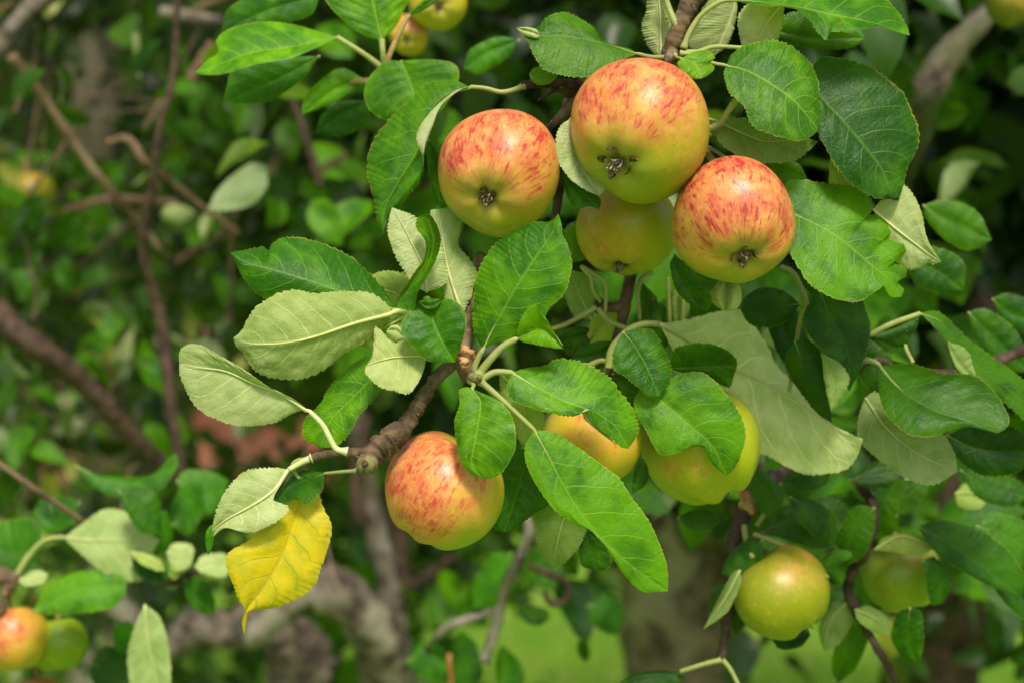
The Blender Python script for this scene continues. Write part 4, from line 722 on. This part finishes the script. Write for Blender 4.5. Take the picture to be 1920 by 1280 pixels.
leaf(D, 't', '1648,683 1675,715 1707,742 1752,767 1812,788 1870,812', '1680,682 1715,683 1740,690 1775,700 1830,703 1866,735 1886,768 1892,785 1886,802', '1648,722 1655,766 1680,796 1710,816 1750,818 1776,808 1812,799 1850,806', zb=-6, zt=-5.5, zl=-.3, zr=.4, zm=-.6, cup=-.3, tint=(0.45, 0.52, 0.68), spot=.3, tamp=3, pet='1615,675 1632,676', petz=-6.5, pr=6, label='wavy dark glossy leaf with browned lower edge')
leaf(D, 'u', '1622,745 1660,800 1720,850 1795,884', '1645,736 1680,790 1740,805 1770,815 1790,850', '1610,780 1612,825 1650,863 1700,897 1750,908', zb=-9, zt=-9, tint=(0.76, 0.79, 0.68), spot=.2, label='blurred pale grey-green leaf below the wavy leaf')
leaf(D, 't', '1724,587 1765,604 1802,652 1850,700 1900,736 1970,795', '1752,583 1778,597 1816,635 1870,675 1920,712 1955,755', '1750,612 1778,645 1790,692 1830,716 1880,752 1935,798', zb=-8, zt=-9, zl=-.5, zr=.3, tint=(0.58, 0.65, 0.72), spot=.25)
leaf(D, 'u', '1776,640 1795,680 1832,712', '1812,655 1826,690', '1782,668 1800,702', zb=-7.4, zt=-7.6, tint=(0.43, 0.61, 0.22), res=.5, rib=False)
leaf(D, 't', '1632,630 1680,612 1724,594', '1660,612 1690,600', '1658,642 1692,652 1716,622', zb=-9, zt=-9, tint=(0.36, 0.47, 0.43))
leaf(D, 't', '1775,815 1840,842 1940,846', '1820,798 1900,800', '1788,850 1830,886 1880,893 1935,868', zb=-11, zt=-11, tint=(0.36, 0.45, 0.43))
leaf(D, 't', '1815,585 1870,640 1935,700', '1850,580 1905,620', '1830,640 1880,690', zb=-20, zt=-20, tint=(0.72, 0.76, 0.86), res=.5)
leaf(D, 't', '1730,385 1790,420 1860,450', '1770,375 1830,395', '1750,430 1810,470', zb=-20, zt=-20, tint=(0.72, 0.76, 1.08), res=.5)
leaf(D, 't', '1700,480 1760,510 1808,545', '1750,462 1805,490', '1715,530 1765,550', zb=-16, zt=-16, tint=(0.58, 0.68, 0.58), res=.5)
leaf(D, 't', '1860,560 1900,590 1960,600', '1890,550 1940,570', '1880,600 1930,630', zb=-22, zt=-22, tint=(0.50, 0.65, 0.72), res=.5)
leaf(D, 't', '1590,640 1650,690 1700,740', '1620,630 1680,680', '1600,690 1650,750', zb=-13, zt=-13, tint=(0.29, 0.40, 0.36), res=.5)
leaf(D, 't', '1450,560 1480,640 1520,690', '1480,560 1515,630', '1440,610 1470,680', zb=-13, zt=-13, tint=(0.32, 0.43, 0.40), res=.5)
# ---- E. lower right branch with the yellow apple
E = empty('apple_branch', atz(1400, 930, -18), 'rough lichened branch at the lower right with a golden and a green apple', 'branch', G1)
twig(E, 'wood', '1425,880,-24 1405,930,-20 1390,975,-18 1378,1030,-17 1368,1120,-17 1360,1190,-17 1352,1235,-17', [13, 14, 15, 11, 10, 9, 8], M_DTWIG, .3, 16, 60)
twig(E, 'wood', '1400,950,-19 1440,905,-20 1480,880,-22', [16, 14, 10], M_LIMB, .3, 14)
twig(E, 'wood', '1610,905,-22 1640,960,-20 1620,1030,-19 1590,1100,-20 1620,1170,-19 1660,1240,-18 1690,1300,-18', [9, 10, 11, 11, 9, 8, 6], M_DTWIG, .25, 16, 70)
twig(E, 'bark_flake', '1395,925,-17 1402,945,-16 1412,962,-16', [8, 12, 5], M_HUSK, .3, 10)
twig(E, 'leaf_stalk', '1352,1236,-16 1320,1244,-16 1275,1258,-16', [5, 4.5, 4.5], M_PET, .05, 8)
twig(E, 'leaf_stalk', '1355,1236,-16 1370,1255,-16 1388,1290,-16', [5, 4.5, 4], M_PET, .05, 8)
twig(E, 'leaf_stalk', '1412,1000,-16 1450,1015,-16 1500,1035,-16 1540,1070,-15.5 1552,1082,-15', [5, 5, 5, 4, 4], M_PET, .05, 8)
twig(E, 'leaf_stalk', '1395,985,-17 1400,1020,-16 1412,1045,-15', [6, 5, 5], M_PET, .05, 8)
twig(E, 'leaf_stalk', '1620,1020,-18 1600,990,-18 1592,965,-18', [5, 4, 4], M_PET, .05, 8)
twig(E, 'leaf_stalk', '1418,985,-17 1435,960,-17 1452,935,-17', [4, 4, 3], M_PET, .05, 8)
for a_ in (('t', '1400,880 1440,915 1450,975', '1435,885 1470,930', '1405,915 1425,955', -15, (.6, .7, .9)), ('t', '1430,1010 1400,1050 1352,1075', '1400,1010 1365,1045', '1425,1050 1385,1080', -15, (.7, .85, .9)), ('t', '1385,1080 1400,1130 1380,1190', '1415,1100 1415,1150', '1378,1110 1368,1160', -18, (.5, .6, .6)), ('t', '1640,950 1600,1000 1585,1060', '1600,950 1570,1010', '1640,990 1620,1040', -17, (.7, .85, .8)), ('t', '1480,930 1530,960 1570,1010', '1520,935 1565,965', '1490,965 1530,1005', -16, (.6, .72, .9)), ('u', '1600,1120 1560,1160 1545,1220', '1560,1130 1535,1175', '1600,1160 1575,1205', -20, (.7, .85, .4)), ('t', '1272,968 1310,972 1352,975', '1300,955 1335,958', '1290,990 1330,992', -10, (.5, .6, .5)), ('t', '1462,905 1510,900 1558,885', '1500,885 1540,880', '1500,922 1545,910', -12, (.65, .8, .6)),
           ('t', '1425,1000 1500,965 1600,985', '1450,955 1540,930 1590,950', '1470,1010 1540,1030 1585,1010', -18, (.55, .65, .7)), ('t', '1680,968 1695,935 1737,902', '1662,940 1675,905 1710,898', '1715,955 1738,925', -17, (1.5, 1.4, 1.)),
           ('u', '1790,925 1820,925 1850,940', '1810,905 1840,912', '1800,950 1835,954', -24, (1., 1.2, .4)), ('t', '1718,985 1800,1030 1915,1120', '1780,975 1860,1005 1915,1065', '1760,1040 1840,1090', -17, (.6, .75, .9)),
           ('t', '1830,985 1880,1000 1940,1040', '1860,960 1925,980', '1850,1020 1910,1060', -19, (.9, 1., 1.8)), ('u', '1388,1068 1362,1120 1318,1180', '1372,1075 1345,1125', '1388,1095 1365,1145', -14, (.6, .75, .3)),
           ('t', '1362,1095 1345,1130 1332,1165', '1342,1100 1328,1135', '1365,1125 1350,1158', -15, (.45, .55, .5)), ('t', '1706,1138 1702,1190 1724,1247', '1682,1150 1671,1192 1690,1230', '1728,1150 1732,1200', -15, (.6, .75, .6)),
           ('u', '1602,1142 1640,1160 1668,1192', '1630,1135 1668,1160', '1610,1165 1640,1185', -18, (.9, 1.15, .4)), ('u', '1640,1030 1690,1005 1752,1025', '1660,1005 1720,1000', '1680,1035 1725,1040', -17, (.95, 1.0, .35)),
           ('t', '1530,1058 1570,1040 1605,1025', '1555,1035 1590,1020', '1560,1060 1595,1045', -17, (1.4, 1.4, .7)), ('t', '1150,1285 1220,1262 1285,1268', '1190,1262 1250,1256', '1210,1290 1260,1290', -16, (.45, .6, .5)),
           ('t', '1545,930 1590,960 1650,980', '1580,925 1640,950', '1560,970 1610,1000', -21, (.45, .6, .6)), ('t', '1400,1020 1440,1060 1430,1110', '1425,1020 1455,1060', '1395,1050 1405,1100', -22, (.4, .55, .5)), ('t', '1440,1180 1480,1200 1520,1190', '1470,1175 1510,1175', '1460,1215 1500,1212', -17, (.3, .45, .4)),
           ('t', '1730,1050 1760,1080 1768,1130', '1755,1045 1785,1090', '1735,1080 1745,1130', -17, (.6, .8, .5)), ('t', '1590,900 1640,890 1700,880', '1630,870 1680,862', '1640,915 1690,905', -20, (.5, .6, .6)), ('t', '1800,880 1850,910 1930,930', '1840,880 1910,900', '1830,930 1890,950', -20, (.5, .65, .6)), ('t', '1860,1060 1900,1110 1960,1150', '1900,1060 1950,1110', '1870,1110 1920,1160', -20, (.5, .7, .7))):
    leaf(E, a_[0], a_[1], a_[2], a_[3], zb=a_[4], zt=a_[4] - .5, zl=-.5, zr=.3, tint=tuple(.78 * q_ for q_ in a_[5]), res=.5, pr=5)
apple(1465, 1112, -16, 176, 190, (.55, -.8, .12), 'slightly blurred golden yellow apple alone at the lower right', (.25, .75, .6), -.2, .25, 8, base=(.28, .32, .008), ochre=(.42, .35, .012), stem=(1400, 1020, -17), streak=.5, lobes=.03)
apple(1690, 1078, -22, 142, 150, (.2, -.8, .2), 'dim green apple in shade, right of the golden one', (.2, .75, .6), -.3, .1, 9, base=(.26, .36, .015), ochre=(.34, .38, .02), stem=(1680, 1000, -22), streak=.2)
# ---- F. sprig at the top left
Fb = empty('leafy_sprig', atz(722, 132, -14), 'small sprig of soft bright green leaves on a red joint near the top', 'branch', G2)
twig(Fb, 'wood', '722,132,-13.5 700,150,-14 660,155,-15 600,175,-17', [9, 6, 5, 4], M_RED, .1, 10, label='reddish joint where the stalks meet')
twig(Fb, 'leaf_stalk', '632,70,-13 680,100,-13 720,130,-13.5', [5, 5, 7], M_PET, .04, 8)
twig(Fb, 'leaf_stalk', '716,74,-13 718,100,-13 722,128,-13.5', [6, 5.5, 7], M_PET, .04, 8)
twig(Fb, 'leaf_stalk', '767,28,-13 745,70,-13 728,110,-13 723,130,-13.5', [4, 5, 5.5, 7], M_RED, .04, 8)
SB = (1.9, 1.6, 1.3)
leaf(Fb, 't', '634,70 560,86 470,100 400,126 364,137', '590,57 540,44 480,42 430,55 406,75 408,100 390,112 375,127', '600,87 540,111 480,121 420,139 385,141', zb=-13, zt=-12.5, zl=-.7, zr=.5, tint=SB, tamp=1.2, spot=.05, label='bright soft leaf pointing left with a hooked tip')
leaf(Fb, 't', '716,77 705,30 690,-45', '680,66 640,35 610,0 602,-40', '742,50 757,20 770,-10 770,-45', zb=-13, zt=-13, zl=.2, zr=-.4, tint=(1.8, 1.5, .9), tamp=1.2)
leaf(Fb, 't', '752,114 768,150 780,190 795,228', '720,117 690,150 683,185 700,214 740,229', '800,112 850,119 861,145 845,182 820,214', zb=-12.5, zt=-12, zl=-.2, zr=.2, tint=(1.3, 1.2, 1.0), tamp=1.2)
leaf(Fb, 't', '600,105 520,150 418,194', '520,110 440,130 425,165', '565,150 505,190 450,194', zb=-17, zt=-17, tint=(.9, 1.0, .9), tamp=1.2)
leaf(Fb, 't', '692,154 630,166 566,216', '640,128 590,160 568,192', '640,186 600,204', zb=-15, zt=-15, tint=(1.1, 1.1, .9), tamp=1.2)
leaf(Fb, 't', '690,190 640,215 590,250', '640,190 605,215', '690,230 640,255', zb=-19, zt=-19, tint=(.5, .65, .8), res=.5)
leaf(Fb, 't', '600,-10 500,20 415,62', '500,-15 430,15', '580,30 500,50 440,62', zb=-18, zt=-18, tint=(.7, .85, 1.1), tamp=1.2)
leaf(Fb, 't', '766,30 795,10 830,-12', '790,4 815,-12', '785,24 812,8', zb=-13, zt=-13, tint=(1.4, 1.3, .8), res=.4, tamp=1)
leaf(Fb, 't', '975,75 910,100 870,130', '930,70 880,95', '950,110 900,138', zb=-22, zt=-22, tint=(.7, .9, .7), res=.5)
apple(822, 6, -36, 118, 100, (.05, -.3, .9), 'yellow blurred apple at the top edge', (.1, .6, .6), .1, .2, 10, base=(.50, .44, .02), ochre=(.60, .42, .03))
apple(767, 66, -38, 78, 78, (-.1, -.4, .8), 'small orange-yellow blurred apple below the yellow one at the top', (.1, .6, .6), .3, .2, 11, base=(.56, .40, .02), ochre=(.64, .38, .03))
# ---- G. sprig at the lower left
Gb = empty('leafy_sprig', atz(0, 1090, -36), 'blurred leafy sprig at the lower left above two small apples', 'branch', G2)
twig(Gb, 'wood', '-40,1040,-36 0,1075,-36 25,1085,-36 10,1110,-36 0,1160,-36', [8, 14, 16, 9, 7], M_STICK, .2, 12, 40)
twig(Gb, 'twig', '-10,862,-34 60,912,-34 155,976,-36', [6, 6.5, 6], M_STICK, .08, 10)
twig(Gb, 'wood', '250,1010,-37 300,1070,-37 330,1090,-38 400,1050,-40', [5, 6, 7, 5], M_DTWIG, .2, 10)
twig(Gb, 'leaf_stalk', '28,1082,-36 55,1040,-36 85,1012,-36 120,1006,-36', [6.5, 6, 5.5, 5], M_PET, .05, 8)
for a_ in (('u', '119,1007 185,1013 300,1011', '150,984 198,953 246,964 266,990', '145,1032 200,1076 264,1088 285,1040', -35, (.85, .95, .65)), ('t', '222,920 268,955 302,1005', '255,910 292,925 303,960', '235,955 262,995', -33, (.4, .55, .5)),
           ('t', '140,872 230,905 335,870', '190,890 280,890 325,850', '180,915 240,935 300,920', -37, (.8, .95, .7)), ('t', '60,1146 150,1105 238,1092', '90,1098 150,1070 222,1074', '110,1152 200,1142 232,1122', -34, (1.1, 1.15, .8)),
           ('u', '272,1132 278,1200 300,1300', '254,1168 239,1232 252,1300', '302,1160 319,1230 318,1300', -32, (1.0, 1.1, .8)), ('u', '312,1035 340,1045 365,1030', '325,1018 355,1018', '325,1068 355,1062', -36, (1.1, 1.15, .9)),
           ('u', '365,1062 400,1052 432,1060', '380,1040 420,1036', '380,1074 420,1082', -36, (1., 1.1, .8)), ('t', '345,1085 372,1110 402,1150', '375,1085 402,1120', '350,1120 378,1150', -38, (.4, .6, .5)),
           ('t', '330,900 380,930 430,900', '350,880 400,885', '350,960 400,960', -42, (.8, 1., 1.)), ('t', '320,985 350,960 380,905', '318,955 345,910', '355,1000 385,950', -40, (.7, .9, 1.)), ('t', '245,1042 285,1060 318,1085', '275,1038 310,1060', '255,1075 290,1092', -34, (.35, .5, .4)),
           ('u', '245,1035 275,1045 310,1070', '270,1035 300,1048', '262,1055 290,1068', -33, (.9, 1.05, .4)), ('t', '290,960 310,1000 300,1040', '312,960 325,1010', '285,990 285,1030', -36, (.6, .8, .6)), ('t', '80,1000 40,1040 -30,1020', '60,970 0,980', '60,1060 0,1070', -40, (.6, .8, .6)),
           ('t', '150,940 100,980 60,960', '120,930 80,935', '140,980 90,1000', -42, (.5, .7, .6)), ('u', '30,1085 60,1090 90,1075', '50,1070 75,1068', '50,1098 80,1092', -36, (.9, 1., .7)), ('t', '170,1240 240,1280 320,1300', '200,1210 280,1240', '180,1290 250,1320', -42, (.3, .45, .45)),
           ('t', '215,1170 225,1200 250,1230', '245,1165 262,1205', '210,1190 220,1220', -42, (.8, 1., .9)), ('t', '840,1290 862,1240 870,1182', '840,1240 850,1200', '900,1270 895,1210', -60, (.45, .6, .55)), ('t', '935,1290 950,1245 940,1208', '930,1270 930,1230', '982,1280 975,1240', -60, (.7, .85, .6))):
    if a_[4] > -50: leaf(Gb, a_[0], a_[1], a_[2], a_[3], zb=a_[4], zt=a_[4] - .5, zl=-.6, zr=.4, tint=a_[5], res=.45, pr=5)
apple(24, 1196, -38, 120, 142, (.1, -.9, .1), 'blurred orange-striped apple cut by the left border', (-.1, .5, .8), .35, .6, 12, base=(.55, .42, .03), stem=(20, 1100, -37))
apple(110, 1207, -40, 104, 114, (.1, -.9, .1), 'blurred green apple beside the orange one at the lower left', (.1, .5, .6), -.6, .1, 13, base=(.22, .36, .01), ochre=(.28, .38, .015), stem=(60, 1120, -38), streak=.2)
apple(72, 1312, -42, 96, 90, (.1, -.9, .1), 'apple just rising over the bottom border under the green one', (.1, .5, .6), .5, .3, 14, base=(.36, .36, .02))
apple(62, 362, -110, 76, 84, (.3, -.9, .1), 'far blurred orange-yellow apple among the leaves at the left', (.2, .6, .6), -.2, .3, 15, base=(.22, .24, .01), ochre=(.36, .26, .02))
apple(1898, 2, -60, 90, 108, (.3, -.9, .1), 'olive blurred apple in the top right corner', (.2, .6, .6), .3, .1, 16, base=(.22, .22, .02), ochre=(.28, .22, .03))
# ---- H. lichened twigs hanging below the centre
Hb = empty('leafy_sprig', atz(1000, 985, -60), 'blurred lichened twig with hanging dark leaves below the long leaf', 'branch', G2)
twig(Hb, 'wood', '985,960,-58 992,1000,-58 975,1045,-58 950,1090,-58 938,1140,-58 925,1190,-58 908,1240,-58', [8, 10, 10, 9, 9, 10, 11], M_LIMB, .2, 12, 50)
twig(Hb, 'wood', '935,1142,-58 880,1160,-60 840,1175,-60 800,1215,-62', [8, 9, 8, 7], M_LIMB, .2, 12, 30)
twig(Hb, 'wood', '990,1060,-60 1030,1075,-60 1065,1095,-60 1060,1125,-60 1035,1130,-60 1020,1110,-60', [7, 7, 6, 7, 7, 5], M_DTWIG, .2, 12, 40)
twig(Hb, 'twig', '842,1225,-60 846,1290,-60', [5, 4], M_HUSK, .1, 8)
for a_ in (('t', '960,1035 930,1080 885,1140', '920,1040 890,1090', '970,1080 930,1135', -62, (.7, .9, .7)), ('t', '842,1290 862,1240 868,1182', '842,1240 850,1200', '902,1270 895,1210', -60, (.45, .6, .55)), ('t', '935,1290 950,1245 942,1208', '930,1270 930,1230', '982,1280 975,1240', -60, (.7, .85, .6)),
           ('t', '970,1135 1000,1150 1032,1160', '1000,1135 1025,1142', '985,1165 1010,1172', -62, (.4, .55, .5)), ('t', '1100,1135 1140,1130 1170,1160', '1130,1110 1165,1125', '1110,1170 1150,1190', -70, (.5, .7, .6)), ('t', '760,1240 800,1220 850,1250', '790,1205 830,1215', '790,1270 830,1280', -62, (.7, .9, .6)),
           ('t', '1085,1200 1095,1220 1098,1240', '1082,1210 1086,1230', '1102,1205 1106,1228', -66, (.5, .6, .5)), ('t', '1000,1060 1030,1080 1060,1070', '1020,1050 1050,1055', '1010,1095 1040,1100', -64, (.8, .95, .6))):
    leaf(Hb, a_[0], a_[1], a_[2], a_[3], zb=a_[4], zt=a_[4] - .5, zl=-.6, zr=.4, tint=a_[5], res=.4, pr=5)
